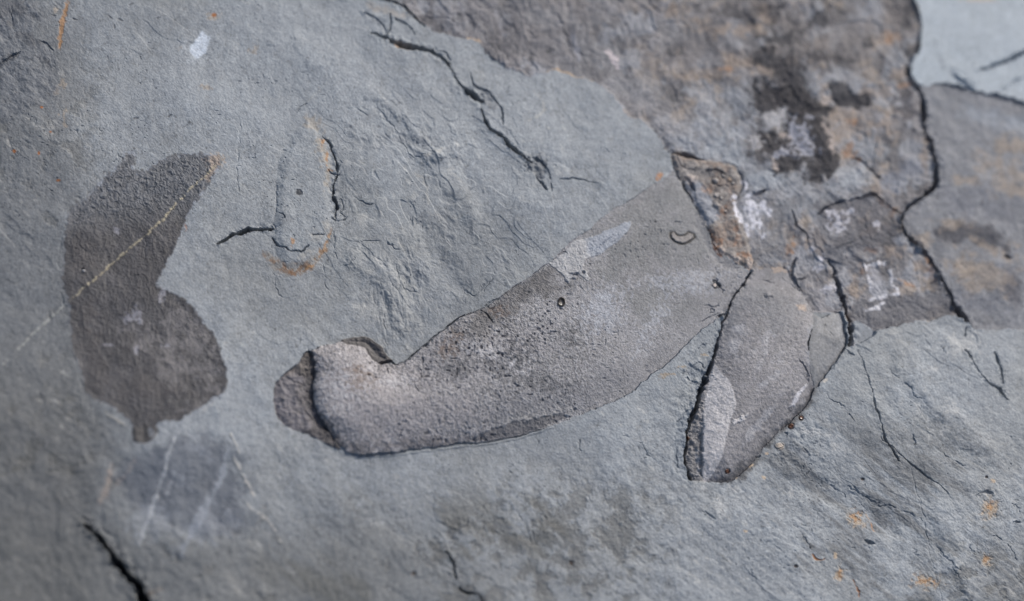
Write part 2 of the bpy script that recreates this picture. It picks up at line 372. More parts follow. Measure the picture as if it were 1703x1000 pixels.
# grey shoulder right of the stone and over the cone
blots([(1290, 350, 50, 26), (1280, 410, 36, 36), (1310, 470, 46, 22)], (118, 120, 123), .7, .7, 18, .5, 137, 1)
blots([(1400, 400, 50, 60, 20), (1450, 380, 46, 50, 20), (1430, 350, 40, 16)], (92, 92, 96), .7, .8, 12, .9, 141, 1)
sl, d = poly_sd([(1425, 500), (1470, 492), (1500, 485), (1540, 488), (1582, 490), (1588, 515), (1578, 530), (1540, 536), (1495, 546), (1455, 560), (1430, 548), (1410, 528)], 10, 1.2)
m = ss(-3, 5, d+4*fbm(16, 3, 143, sl=sl))*(OWN[sl] == 1)
tint(sl, .85*m, (98, 98, 101))
blots([(1530, 410, 14, 12), (1500, 400, 12, 8), (1550, 455, 12, 8), (1495, 305, 22, 14, 0)], (142, 148, 156), .6, .6, 8, .6, 144, 1)
blots([(1518, 280, 24, 20), (1490, 300, 20, 14)], (112, 117, 127), .6, .7, 12, .5, 146, 1)
for q in ([(1438, 360), (1450, 400)], [(1398, 350), (1410, 395)], [(1372, 372), (1390, 430)], [(1470, 420), (1480, 450)]):
    hair(*q, w=3, depth=2.0, jag=2)
# long fold lines of the layer
crack([(915, 0, 1), (930, 30, 3), (944, 60, 4), (950, 85, 2), (958, 110, 1)], 2.2)
streak([(922, 5, 3), (938, 35, 4), (948, 60, 5), (956, 90, 4)], (98, 99, 102), .5, 3)
streak([(951, 50, 3), (960, 80, 7), (962, 100, 3)], (150, 152, 160), .5, 3)
crack([(690, 25, 1), (745, 30, 3), (770, 50, 2)], 1.0)
blots([(1020, 92, 6, 12, -35), (1028, 105, 3, 10, -20)], (196, 186, 186), .75, .5, 5, .7, 147, 1)
streak([(765, 0, 6), (778, 35, 5)], (146, 146, 150), .4, 4)
streak([(820, 5, 4), (835, 45, 4), (838, 55, 5)], (160, 160, 164), .45, 4)
for q in ([(1440, 0), (1448, 40)], [(1380, 5), (1385, 50)], [(1490, 10), (1500, 60)], [(1345, 20), (1350, 50)]):
    hair(*q, w=5, depth=1.6, jag=3)
blots([(755, 30, 5, 4), (765, 25, 5, 5), (912, 83, 7, 5), (1082, 58, 8, 4), (1102, 117, 8, 2), (1050, 112, 4, 4)], (84, 84, 84), .6, .6, 5, .5, 148, 1)
# rusty rim of the upper slate sheet, light on its edge painted in
lb = reg('rust_stain', 'slate', 'G', label='thin orange rust line with painted rim light along the broken slate edge below the mottled layer')
streak([(910, 118, 1), (928, 114, 3), (942, 118, 4), (956, 125, 3), (985, 134, 1)], (176, 148, 112), .75, 1.3, lab=lb)
streak([(780, 60, 4), (800, 68, 2)], (175, 150, 118), .6, 2)
streak([(612, 8, 9), (650, 20, 10), (680, 24, 6)], (172, 160, 146), .4, 5)
streak([(655, 74, 2), (668, 80, 3), (680, 82, 1)], (188, 148, 104), .7, 1.6)

# right layer marks
lb = reg('dark_blotch', 'brown', 'B', label='dark charcoal arched blotch')
sl, m = streak([(1562, 388, 18), (1585, 387, 32), (1615, 387, 32), (1645, 396, 30), (1674, 412, 16)], (72, 72, 77), .85, 7, 2, 14, .5, -.8, lb)
sl, m = blot(1684, 477, 22, 30, (80, 80, 86), .8, -20, .7, 10, .5, 151, -.8, lb)
blots([(1640, 440, 46, 32), (1660, 290, 40, 26), (1690, 240, 30, 16), (1600, 440, 20, 16), (1610, 300, 20, 8), (1585, 370, 26, 10), (1535, 395, 10, 14), (1685, 310, 26, 10, 20)],
      (148, 136, 122), .65, .9, 14, 1.0, 152, 2)
blots([(1650, 340, 60, 30, 10), (1590, 330, 30, 20), (1610, 500, 50, 20), (1575, 500, 14, 20)], (108, 111, 118), .5, .7, 16, .6, 158, 2)
blots([(1640, 190, 60, 16, 20), (1690, 200, 40, 12, 20)], (146, 154, 162), .45, .7, 16, .6, 159, 2)
blots([(1677, 426, 7, 4, 20)], (40, 36, 38), .9, .4, 5, .4, 160, 2, -3)
# plate cracks
lc = reg('crack', 'slate', 'P', label='dark crack sloping up across the pale plate')
crack([(1628, 116, 1.5), (1645, 110, 4), (1665, 103, 3), (1685, 94, 5), (1706, 86, 5), (1760, 60, 4)], 8, lc, 0)
crack([(1585, 118, 3), (1598, 132, 7), (1614, 145, 9), (1622, 148, 4)], 3.5)
crack([(1668, 148, 1.5), (1690, 132, 3), (1706, 124, 3)], 2.5)
streak([(1555, 70, 3), (1572, 110, 5), (1588, 128, 3)], (126, 134, 144), .5, 4)
blots([(1630, -2, 30, 3)], (190, 165, 145), .6, .5, 6, .4, 161, 3)

# ------------------------------------------------------------------ cone shaped fossil (right)
root('C', 'cone_fossil', 'grey cone shaped fossil pointing down, with a pale strip on its left side', 'fossil', (1250, 640))
cone = [(1250, 450), (1229, 481), (1213, 508), (1203, 535), (1195, 566), (1186, 598), (1174, 633), (1162, 668), (1152, 695), (1146, 711), (1142, 742),
        (1141, 773), (1149, 797), (1168, 802), (1209, 804), (1233, 789), (1264, 754), (1287, 726), (1318, 699), (1342, 672), (1354, 648), (1349, 620),
        (1340, 598), (1338, 575), (1348, 545), (1350, 520), (1334, 489), (1318, 453), (1295, 444)]
# cut in the slate along the cone's left flank
sl, d = poly_sd([(1205, 520), (1190, 560), (1175, 600), (1160, 640), (1150, 670), (1128, 700), (1118, 740), (1118, 775), (1130, 795), (1152, 800),
                 (1160, 740), (1168, 690), (1190, 620), (1210, 550)], 10, 1.8)
m = ss(-3, 3, d); Hh[sl] -= m*2.5; tint(sl, .5*m, (104, 114, 126))
slC, dC = poly_sd(cone, 14, .7); mC = dC > 0
iF = cone.index((1354, 648))
union = cone[:iF+1]+[(1369, 633), (1396, 592), (1409, 570), (1402, 530), (1380, 500)]+cone[-3:]
slU, dU_ = poly_sd(union, 14, .7); DU = np.full(U.shape, -20, np.float32); DU[slU] = dU_
fade = ss(470, 560, V[slC])
prof = np.sin(np.pi/2*np.clip(DU[slC]/72, 0, 1))
grow = ss(450, 640, V[slC])
rside = ss(-10, 30, (U[slC]-1250)+(V[slC]-640)*.28)
lean = (U[slC]-(1250-(V[slC]-640)*.28))/80.0
HC = -3+3.0*rside+(5+16*grow)*prof-.8*ss(8, 0, dC)*ss(20, 60, U[slC]-1250+(V[slC]-640)*.28)+2.0*np.clip(1-np.abs(lean+.05), 0, 1)*grow+.34*fbm(4, 2, 211, sl=slC)+.5*fbm(26, 3, 212, sl=slC)+.16*n_grain[slC]+.12*rand1[slC]
top = ss(500, 455, V[slC])
HC = HC*(1-top)+(-5.5+.5*n_mid[slC])*top
Hh[slC] = np.where(mC, HC, Hh[slC])
cc = lin((132, 131, 132))*(1+.07*fbm(60, 3, 213, sl=slC)+.12*fbm(16, 3, 214, ang=118, an=4, sl=slC)+.08*fbm(4, 2, 215, sl=slC)+.09*rand1[slC])[..., None]
COL[slC] = np.where(mC[..., None], cc, COL[slC])
labC = reg('fossil_body', 'fossil', 'C'); LAB[slC][mC] = labC; OWN[slC][mC] = 5
blots([(1265, 500, 50, 40), (1225, 520, 16, 50, 15), (1300, 540, 30, 30)], (116, 118, 121), .6, .7, 16, .5, 216, 5)
for q in ([(1216, 590, 6), (1226, 560, 12), (1232, 540, 4)], [(1258, 620, 5), (1266, 590, 8), (1275, 560, 4)], [(1290, 600, 5), (1275, 630, 8), (1262, 650, 4)],
          [(1275, 690, 5), (1250, 715, 10), (1230, 735, 6)], [(1300, 650, 5), (1285, 668, 6)]):
    streak(q, (160, 161, 164), .6, 7, 2, 9, .8)
# dark right flank
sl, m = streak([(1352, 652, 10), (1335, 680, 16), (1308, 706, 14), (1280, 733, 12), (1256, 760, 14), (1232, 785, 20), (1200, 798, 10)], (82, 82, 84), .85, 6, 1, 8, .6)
lb = reg('pale_face', 'fossil', 'C', label='smooth pale beige grey strip')
sl, d = poly_sd([(1186, 600), (1192, 612), (1200, 626), (1211, 640), (1219, 680), (1209, 703), (1201, 742), (1192, 775), (1174, 802), (1168, 793), (1166, 742),
                 (1167, 703), (1172, 670), (1178, 640), (1183, 617)], 6, .5)
m = ss(-1.5, 1.5, d); tint(sl, m*.95*ss(590, 625, V[sl]), (184, 182, 181)); Hh[sl] += m*.3
COL[sl] *= (1+.06*rand1[sl]*m)[..., None]; LAB[sl][d > 0] = lb
lb = reg('crust', 'fossil', 'C', label='rough dark crumbly crust along the left edge')
sl, d = poly_sd([(1164, 664), (1150, 690), (1144, 711), (1139, 742), (1139, 773), (1148, 799), (1170, 804), (1167, 790), (1166, 742), (1167, 705), (1172, 670)], 6, 1.5)
m = ss(-1, 2, d)
Hh[sl] = Hh[sl]*(1-m)+m*(-1.5+1.0*ss(1140, 1166, U[sl])*4+2.6*fbm(6.5, 3, 217, sl=sl)+1.2*fbm(15, 2, 218, sl=sl))
tint(sl, .8*m, (120, 119, 118)); LAB[sl][d > 0] = lb
blots([(1172, 685, 7, 10), (1160, 770, 4, 16), (1169, 705, 5, 5)], (165, 165, 166), .6, .5, 5, .8, 219)
# gap between slate and cone
lc = reg('crack', 'slate', 'G', label='narrow dark gap along the left side of the cone fossil')
crack([(1252, 449, 1.5), (1236, 470, 2.2), (1220, 496, 2.6), (1210, 518, 3), (1201, 545, 2.5), (1193, 575, 3.5), (1183, 605, 5), (1170, 640, 7), (1160, 668, 6),
       (1151, 690, 5), (1146, 705, 4), (1142, 730, 3.5), (1140, 760, 4), (1143, 785, 6), (1147, 798, 5)], 13, lc, 0, 1.0)
crack([(1168, 802, 1), (1185, 805, 2), (1205, 805, 1)], 2)
# chips on the cone
for (x, y, r) in ((1224, 704, 9), (1230, 700, 6)):
    blot(x, y, r, r*.5, (196, 194, 192), .85, -30, .5, 4, .7, x, 1.3)
for q in ([(1322, 603), (1332, 612), (1340, 624), (1341, 636)],): hair(*q, w=2.6, depth=4)
streak([(1338, 642, 3), (1328, 655, 4), (1318, 672, 3), (1313, 680, 1)], (196, 196, 200), .8, 1.5, dh=1.2)
streak([(1347, 545, 2), (1340, 570, 5), (1337, 590, 6), (1342, 610, 4)], (150, 156, 164), .5, 4, 2, dh=.8)
for q in ([(1265, 462), (1275, 465), (1287, 467)], [(1302, 462), (1315, 474), (1322, 480)], [(1272, 487), (1272, 496), (1282, 496)], [(1312, 450), (1320, 470), (1335, 490), (1340, 505)]):
    hair(*q, w=2, depth=2.5)
lb = reg('chip', 'fossil', 'C'); blot(1276, 491, 7, 5, (140, 140, 140), .5, 0, .3, 4, .3, 222, 1.8, lb)
blot(1207, 786, 4, 3, (120, 66, 34), .9, 0, .4, 4, .5, 223, -1)
blots([(1332, 515, 8, 6), (1298, 447, 14, 4)], (178, 158, 138), .6, .5, 5, .7, 224)
# bluish flake right of the cone
root('F', 'slate_flake', 'small bluish angular slate flake wedged between the cone fossil and the dark groove', 'rock', (1372, 575))
sl, d = poly_sd([(1350, 520), (1362, 533), (1385, 522), (1400, 524), (1408, 570), (1396, 592), (1378, 618), (1367, 634), (1354, 646), (1344, 618), (1339, 592), (1341, 570), (1348, 545)], 6, .8)
lb = reg('flake_surface', 'slate', 'F'); m = d > 0
hf = 1.5+3.2*np.clip(1-d*0-np.abs((U[sl]-1365+(V[sl]-580)*.3))/40, 0, 1)-1.2*ss(6, 0, d)+.9*fbm(16, 3, 231, sl=sl)+.25*n_fine[sl]
mm = ss(0, 9, d); gF = 5+16*ss(450, 640, V[sl]); hf = hf*.5-1.5+gF*np.sin(np.pi/2*np.clip(DU[sl]/72, 0, 1)); Hh[sl] = np.where(m, hf, Hh[sl])
COL[sl] = np.where(m[..., None], lin((131, 133, 137))*(1+.16*fbm(14, 4, 232, ang=118, an=2, sl=sl)+.05*rand1[sl])[..., None], COL[sl]); LAB[sl][m] = lb; OWN[sl][m] = 6
for q in ([(1395, 598), (1386, 612), (1377, 624)], [(1370, 545), (1380, 560), (1385, 570)], [(1399, 590), (1408, 580)]): hair(*q, w=2.2, depth=3)
blots([(1371, 634, 6, 3, -30)], (196, 190, 182), .8, .4, 4, .5, 233)
# triangle of blue slate beside the groove
sl, d = poly_sd([(1420, 535), (1438, 540), (1455, 555), (1440, 566), (1420, 572)], 6, .6)
m = ss(-1, 1, d); Hh[sl] += m*(-1-Hh[sl]); tint(sl, m, (132, 138, 146)); OWN[sl][d > 0] = 0; LAB[sl][d > 0] = 0

# ------------------------------------------------------------------ long curved fossil (middle)
root('H', 'tusk_fossil', 'long curved grainy grey fossil shaped like a thick horn across the middle', 'fossil', (850, 600))
horn = [(516, 586), (521, 621), (518, 650), (523, 678), (536, 704), (556, 731), (574, 747), (596, 756), (638, 752), (686, 747), (734, 741), (785, 735),
        (830, 731), (880, 719), (913, 710), (950, 696), (1001, 676), (1052, 655), (1066, 638), (1106, 608), (1134, 581), (1157, 557), (1188, 536), (1204, 522),
        (1219, 496), (1238, 464), (1248, 451), (1242, 450), (1219, 436), (1199, 424), (1186, 404), (1173, 369), (1158, 346), (1144, 320), (1129, 294), (1119, 283),
        (1103, 298), (1086, 308), (1062, 323), (1042, 337), (1022, 346), (996, 366), (964, 392), (941, 410), (912, 438), (879, 462), (834, 489), (811, 509),
        (780, 518), (766, 525), (734, 550), (702, 576), (689, 589), (664, 606), (651, 605), (628, 603), (616, 592), (606, 577), (584, 573), (571, 568), (552, 571), (526, 579)]
slH, dH = poly_sd(horn, 14, .9); mH = dH > 0
t = ss(1150, 650, U[slH])
prof = np.sin(np.pi/2*np.clip(dH/88, 0, 1))
ps = np.sqrt(np.clip(1-(1-np.clip(dH/58, 0, 1))**2, 0, 1)); le = ss(640, 550, U[slH])*ss(735, 690, V[slH])
prof = prof*(1-le)+ps*le*.85
gr = .18+.5*ss(1080, 820, U[slH]-(V[slH]-500)*.3)+.1*fbm(80, 2, 239, sl=slH)
hh_ = fbm(5.0, 2, 241, sl=slH, gain=.7)
gran = fbm(4.0, 2, 242, sl=slH, gain=.8)
low = ss(-40, 60, V[slH]-(600-(U[slH]-780)*.42))
HH = -1.8+1.7*(1-t)+1.7*low*t*(1-le)+(2.5+20*t)*prof+.8*fbm(45, 3, 243, sl=slH)+(1.0*gran)*gr+.16*n_grain[slH]+.5*rand1[slH]*gr
pits = ss(.55, .85, gn(U[slH]/4.2, V[slH]/4.2, 244))*ss(-.2, .5, fbm(50, 2, 245, sl=slH))
HH -= 4.5*pits*gr
Hh[slH] = np.where(mH, HH, Hh[slH])
left = ss(900, 620, U[slH])[..., None]
ch = (lin((136, 136, 137))*(1-left)+lin((152, 149, 148))*left)
ch = ch*(1+.10*fbm(70, 3, 246, sl=slH)+.06*fbm(20, 3, 247, sl=slH)+(.34*gran+.30*rand1[slH])*(gr+.12))[..., None]
COL[slH] = np.where(mH[..., None], ch, COL[slH])
labH = reg('fossil_body', 'fossil', 'H'); LAB[slH][mH] = labH; OWN[slH][mH] = 4
# tone fields on it
blots([(860, 490, 70, 26, -32), (800, 540, 50, 24, -30), (900, 480, 40, 26)], (92, 91, 91), .75, .8, 16, .7, 251, 4)
blots([(1000, 640, 90, 22, -25), (880, 680, 90, 24, -15), (740, 600, 50, 40)], (118, 119, 122), .5, .8, 20, .6, 254, 4)
blots([(1070, 360, 90, 44, -32), (1150, 400, 50, 50), (1040, 430, 80, 34, -25), (1090, 500, 60, 34), (1140, 330, 40, 30)], (114, 116, 116), .7, .8, 20, .5, 257, 4)
blots([(600, 640, 60, 40), (700, 690, 90, 36), (850, 580, 60, 24, -20), (620, 700, 50, 30)], (152, 149, 149), .5, .8, 20, .6, 260, 4)
blots([(1010, 500, 26, 18, -20), (985, 520, 26, 14, -30), (1130, 465, 50, 9, -5), (1085, 540, 40, 10, -60), (1150, 480, 30, 8), (1010, 540, 30, 12, -30),
       (1000, 515, 14, 22, 0), (1100, 520, 14, 8)], (164, 168, 174), .5, .8, 4, 1.5, 265, 4)
blots([(822, 600, 46, 8, 20), (850, 616, 22, 8, 10), (820, 585, 14, 5, 0), (650, 640, 30, 8), (570, 650, 30, 30)], (186, 186, 188), .45, .7, 4, 1.2, 275, 4)
blots([(945, 566, 16, 12), (860, 590, 26, 20), (830, 612, 30, 12), (760, 620, 20, 14), (900, 640, 50, 12)], (74, 76, 80), .65, .8, 5, 1.3, 282, 4)
blots([(748, 580, 12, 14), (735, 590, 8, 10), (595, 640, 20, 14), (760, 560, 10, 8), (590, 620, 14, 8), (830, 520, 16, 8)], (108, 92, 80), .55, .8, 4, 1.3, 288, 4)
blots([(925, 690, 20, 8, -25), (912, 700, 12, 10, -60), (870, 700, 30, 10, -15)], (168, 166, 162), .5, .7, 6, 1, 295, 4)
blots([(520, 620, 8, 40), (545, 720, 14, 26, -40), (600, 748, 40, 8), (700, 740, 80, 8, -5)], (100, 96, 96), .6, .8, 8, .8, 298, 4)  # darker edges; along the bottom this paints the shade of the rounding
sl, d = poly_sd([(785, 733), (800, 722), (850, 705), (900, 694), (935, 688), (945, 694), (913, 708), (880, 719), (830, 731)], 6, 1)
m = ss(-1, 2, d); tint(sl, .75*m, (88, 88, 91)); Hh[sl] -= 1.5*m  # dark band paints shade on the fossil's turned-under lower side
# pale chipped patch bridging the upper edge
lb = reg('pale_patch', 'fossil', 'H', label='pale chalky patch on the upper edge')
sl, d = poly_sd([(912, 438), (925, 430), (938, 421), (955, 402), (987, 394), (1020, 380), (1050, 369), (1042, 388), (1016, 412), (984, 430), (970, 434), (969, 450), (980, 467),
                 (972, 468), (958, 457), (950, 462), (944, 475), (938, 464), (930, 454)], 6, .8)
m = ss(-.6, .8, d)
tint(sl, .85*m, (165, 166, 166)); tint(sl, .8*m*ss(975, 990, U[sl]+fbm(14, 2, 301, sl=sl)*8), (144, 151, 160)); Hh[sl] = Hh[sl]+m*(1.0+.4*fbm(10, 3, 302, sl=sl)); LAB[sl][d > 0] = lb
COL[sl] *= (1+.05*m*rand1[sl])[..., None]
hair((930, 424), (938, 420), (942, 423), w=2, depth=2.5); hair((947, 458), (952, 461), (958, 460), (960, 455), w=2.5, depth=4)
hair((985, 418), (1003, 406), (1020, 394), w=1.6, depth=1.6); hair((990, 425), (1008, 412), (1022, 402), w=1.6, depth=1.6)
blot(969, 456, 3, 3, None, 1, 0, .3, 4, .2, 303, -4)
# curled rim, broken tip
lb = reg('curled_rim', 'fossil', 'H', label='dark grainy curled rim tucked under the slate edge')
sl, d = poly_sd([(566, 568), (578, 561), (600, 559), (618, 562), (635, 576), (648, 595), (653, 601), (635, 605), (622, 602), (613, 592), (604, 578), (584, 574)], 8, .7)
m = ss(-.8, .8, d)
Hh[sl] = Hh[sl]*(1-m)+m*(-1.0-4*ss(4, 14, d)+2.0*np.clip((1-d/5), 0, 1)*0+.9*fbm(6, 3, 304, sl=sl)); tint(sl, m, (88, 85, 83))
COL[sl] *= (1+.2*m*fbm(4, 2, 305, sl=sl))[..., None]; LAB[sl][d > 0] = lb; OWN[sl][d > 0] = 7
lb = reg('broken_tip', 'fossil', 'H', label='darker brownish broken tip at the left end')
sl, d = poly_sd([(518, 584), (507, 587), (499, 602), (478, 618), (460, 634), (456, 659), (457, 685), (465, 701), (484, 714), (513, 723), (539, 735), (566, 749),
                 (556, 729), (538, 704), (525, 678), (520, 650), (523, 621)], 8, .8)
m = ss(-.8, .8, d)
tp = -1.5+4.2*np.sqrt(np.clip(np.minimum(d, 22)/22, 0, 1))-3.4*ss(496, 516, U[sl]-12*ss(640, 720, V[sl]))*ss(745, 700, V[sl])+1.8*fbm(16, 3, 306, sl=sl)+1.1*fbm(6, 3, 307, sl=sl)
Hh[sl] = Hh[sl]*(1-m)+m*tp
tint(sl, m, (112, 109, 111)); tint(sl, m*.8*ss(490, 512, U[sl]+14*fbm(12, 3, 308, sl=sl)-14*ss(640, 720, V[sl])), (78, 75, 74))
tint(sl, m*.7*ss(632, 615, V[sl]), (100, 94, 88))
COL[sl] *= (1+m*(.22*fbm(10, 4, 309, sl=sl)+.08*rand1[sl]))[..., None]; LAB[sl][d > 0] = lb; OWN[sl][d > 0] = 7
for q in ([(478, 628), (490, 634), (505, 640)], [(486, 615), (500, 622), (515, 628)], [(500, 655), (505, 680), (520, 700)], [(515, 590), (518, 600), (524, 606)]):
    hair(*q, w=2, depth=2.2)
sl, d, hw, side, al = line_sd([(514, 584, 4), (514, 615, 8), (513, 650, 10), (520, 680, 12), (536, 706, 12), (566, 742, 8)], 26, 2)
cm = np.exp(-(np.maximum(d-hw/2, 0)/8)**2)
Hh[sl] += cm*2.6*fbm(9, 4, 310, sl=sl, gain=.7); tint(sl, .7*cm*ss(-.2, .6, fbm(10, 4, 312, sl=sl)), (72, 69, 68))
# raised shadowed edges along the slate
lc = reg('crack', 'fossil', 'H', label='thin dark crack along the upper edge')
crack([(628, 604, 1.2), (638, 603, 3), (650, 600, 2.4), (662, 607, 2.2), (676, 598, 1.8), (689, 588, 2.6), (704, 575, 3), (722, 560, 3), (738, 546, 2.6), (755, 534, 2.6), (768, 524, 2.6), (785, 519, 1.6), (805, 511, 1.2)], 6, lc, 0, .7)
crack([(808, 508, 1.2), (830, 493, 2), (842, 486, 1)], 2.5); crack([(842, 486, .8), (880, 462, 1.2), (911, 439, .8)], 1.6)
crack([(798, 515, 1.2), (808, 524, 2.2), (815, 532, 2.2), (819, 541, 1)], 4); crack([(812, 507, 1), (815, 515, 1.6), (823, 511, 1)], 2.5)
crack([(699, 629, 1), (692, 638, 1.4), (687, 647, 2), (690, 653, 3), (693, 656, 2)], 4)
crack([(596, 757, .8), (640, 753, 1.4), (700, 747, 1.4), (760, 739, 1.4), (830, 732, 1.4), (913, 711, .8)], 2.0)
streak([(590, 759, 1), (640, 757, 2.5), (700, 751, 3), (770, 742, 3), (830, 735, 3), (880, 723, 2.5), (920, 711, 1.5)], (150, 154, 158), .35, 1.2, .5, 6, .4, 1.3)  # pale tint paints the light caught by this lifted slate rim
# flake, ring and plugged hole sitting on the fossil
root('K', 'stone_flake', 'thin beige flake with a painted shadow round its edge lying on the upper right of the curved fossil', 'rock', (1135, 394))
sl, d = poly_sd([(1117, 386), (1122, 391), (1128, 394), (1138, 393), (1143, 389), (1150, 392), (1154, 396), (1148, 401), (1138, 405), (1128, 403), (1118, 398), (1114, 392)], 8, .8)
tint(sl, ss(-3.8, -2.4, d+1.2*ss(393, 388, V[sl])-2*ss(393, 386, V[sl])), (66, 64, 60)); m = ss(-.8, 1, d)  # dark fringe paints the raised flake's shadow at its left and bottom
Hh[sl] += m*1.8-1.0*ss(-4, -2, d)*(1-m); tint(sl, m, (138, 134, 130)); LAB[sl][d > -.3] = reg('flake_surface', 'fossil', 'K')
root('N', 'mineral_ring', 'small glossy dark ring shaped nodule set in the middle of the curved fossil', 'mineral', (932, 506))
sl = window(918, 492, 946, 520, 0); a = math.radians(20)
p = ((U[sl]-932)*math.cos(a)+(V[sl]-506)*math.sin(a))/6.2; q = (-(U[sl]-932)*math.sin(a)+(V[sl]-506)*math.cos(a))/8.6
r = np.hypot(p, q)+.12*gn(U[sl]/4, V[sl]/4, 311); m = 1-ss(.95, 1.12, r)
ringm = np.exp(-((r-.82)/.2)**2)
Hh[sl] += ringm*3.0-1.5*(1-ss(.4, .7, r)); tint(sl, m, (60, 54, 50)); tint(sl, (1-ss(.4, .6, r)), (140, 136, 128)); LAB[sl][m > .4] = reg('ring_surface', 'glossy', 'N')
root('N2', 'pebble', 'tiny cream pebble plugging a dark hole near the right end of the curved fossil', 'mineral', (1189, 475))
blot(1191, 473, 7, 7, (66, 66, 68), .8, 0, .4, 4, .5, 312, -3.5)
lb = reg('pebble_surface', 'fossil', 'N2'); blot(1188.5, 475, 3.3, 3.3, (205, 192, 180), 1, 0, .4, 4, .2, 313, 4.5, lb)
for q in ([(1158, 508), (1170, 511), (1190, 509), (1195, 506)], [(1180, 516), (1184, 513), (1189, 518), (1182, 519)], [(1160, 535), (1185, 528), (1196, 522)], [(1196, 470), (1200, 480), (1202, 490)]):
    hair(*q, w=2, depth=2.4)
hair((1115, 371), (1140, 372), (1152, 370), w=1.8, depth=2.4)
sl, d = poly_sd([(1152, 371), (1162, 352), (1168, 362), (1176, 380), (1184, 405), (1200, 427), (1222, 440), (1214, 448), (1190, 432), (1170, 405), (1160, 385)], 8, 1)
m = ss(-5, 4, d+3*n_sm[sl]); tint(sl, .6*m, (104, 106, 110)); Hh[sl] -= 1.5*m
# recess between fossil end and cone, its shade painted as dark colour
blots([(1211, 512, 6, 12, 25), (1204, 525, 9, 5), (1220, 490, 5, 12, 25)], (92, 92, 94), .7, .6, 5, .7, 315)
crack([(1196, 527, 2), (1202, 524, 4), (1208, 520, 4)], 6)
for q in ([(1162, 580), (1172, 574), (1188, 575), (1190, 580)], [(1135, 622), (1145, 612), (1162, 605), (1170, 614)], [(1140, 628), (1150, 636), (1165, 640)], [(1180, 556), (1196, 552)], [(1128, 700), (1126, 740), (1124, 780)]):
    hair(*q, w=3.4, depth=3.2)
sl, m = blot(1155, 625, 18, 14, (112, 120, 130), .6, 20, .6, 8, .7, 316, -2.5)
sl, m = blot(1140, 690, 8, 80, None, 1, 10, .6, 10, .6, 317); Hh[sl] += m*1.6*fbm(8, 3, 318, sl=sl)
blots([(1170, 591, 6, 2), (1134, 611, 8, 2), (1103, 626, 10, 3, -20), (1120, 623, 4, 2)], (152, 134, 108), .6, .6, 3, .9, 319)

# ------------------------------------------------------------------ triangular stone
root('T', 'stone_fragment', 'rough triangular rusty grey stone fragment wedged above the cone fossil', 'rock', (1190, 340))
tri = [(1116, 255), (1134, 257), (1152, 261), (1170, 263), (1200, 268), (1221, 275), (1233, 289), (1237, 308), (1232, 321), (1225, 335), (1232, 365), (1245, 392),
       (1251, 422), (1254, 437), (1248, 450), (1224, 437), (1209, 427), (1197, 423), (1186, 404), (1180, 385), (1170, 362), (1158, 340), (1143, 317), (1127, 292), (1117, 272)]
slT, dT = poly_sd(tri, 12, .9); mT = dT > 0
ht = -2.5+4.0*ss(0, 8, dT)-1.6*ss(10, 30, dT)+2.2*fbm(20, 4, 321, sl=slT)+1.1*fbm(6, 3, 322, sl=slT)
Hh[slT] = np.where(mT, ht, Hh[slT])
ct = lin((128, 124, 120))*(1+.2*fbm(22, 4, 323, sl=slT)+.26*fbm(6, 3, 324, sl=slT)+.06*rand1[slT])[..., None]
COL[slT] = np.where(mT[..., None], ct, COL[slT]); LAB[slT][mT] = reg('stone_surface', 'brown', 'T'); OWN[slT][mT] = 8
sl, d = poly_sd([(1140, 300), (1155, 300), (1175, 320), (1190, 345), (1200, 360), (1180, 375), (1165, 350), (1150, 325)], 6, 1.5)
m = ss(-3, 3, d+3*n_sm[sl]); tint(sl, .8*m, (138, 143, 150)); Hh[sl] -= m*1.2
blots([(1140, 263, 26, 5, 8), (1200, 276, 26, 6, 12), (1190, 300, 12, 10), (1210, 345, 9, 12), (1215, 380, 16, 12), (1195, 390, 14, 10), (1215, 405, 20, 5), (1228, 400, 5, 14),
       (1180, 315, 12, 8), (1222, 312, 12, 12), (1237, 430, 14, 9)], (142, 126, 113), .6, .7, 6, 1.0, 325, 8)
blots([(1203, 350, 7, 8), (1187, 398, 4, 12, -30), (1225, 392, 4, 14), (1198, 402, 5, 5), (1243, 425, 12, 5), (1193, 412, 3, 14, -30), (1176, 316, 6, 5)], (146, 108, 80), .6, .7, 5, 1.0, 340, 8)
blots([(1150, 300, 7, 9, -40), (1185, 402, 3, 12, -35), (1202, 419, 5, 9, -40), (1222, 432, 12, 5, 30), (1246, 440, 6, 8)], (196, 182, 170), .65, .5, 5, .7, 350, 8, 1.2)
crack([(1174, 285, 1.4), (1188, 284, 2.4), (1200, 286, 2.4), (1207, 290, 1.2)], 4.5)
crack([(1138, 296, 2), (1146, 299, 4), (1152, 312, 5), (1155, 318, 2)], 5)
crack([(1185, 303, 2), (1196, 309, 3), (1208, 308, 2)], 3)
crack([(1125, 262, 2), (1132, 275, 3), (1146, 283, 2), (1160, 279, 1)], 3)
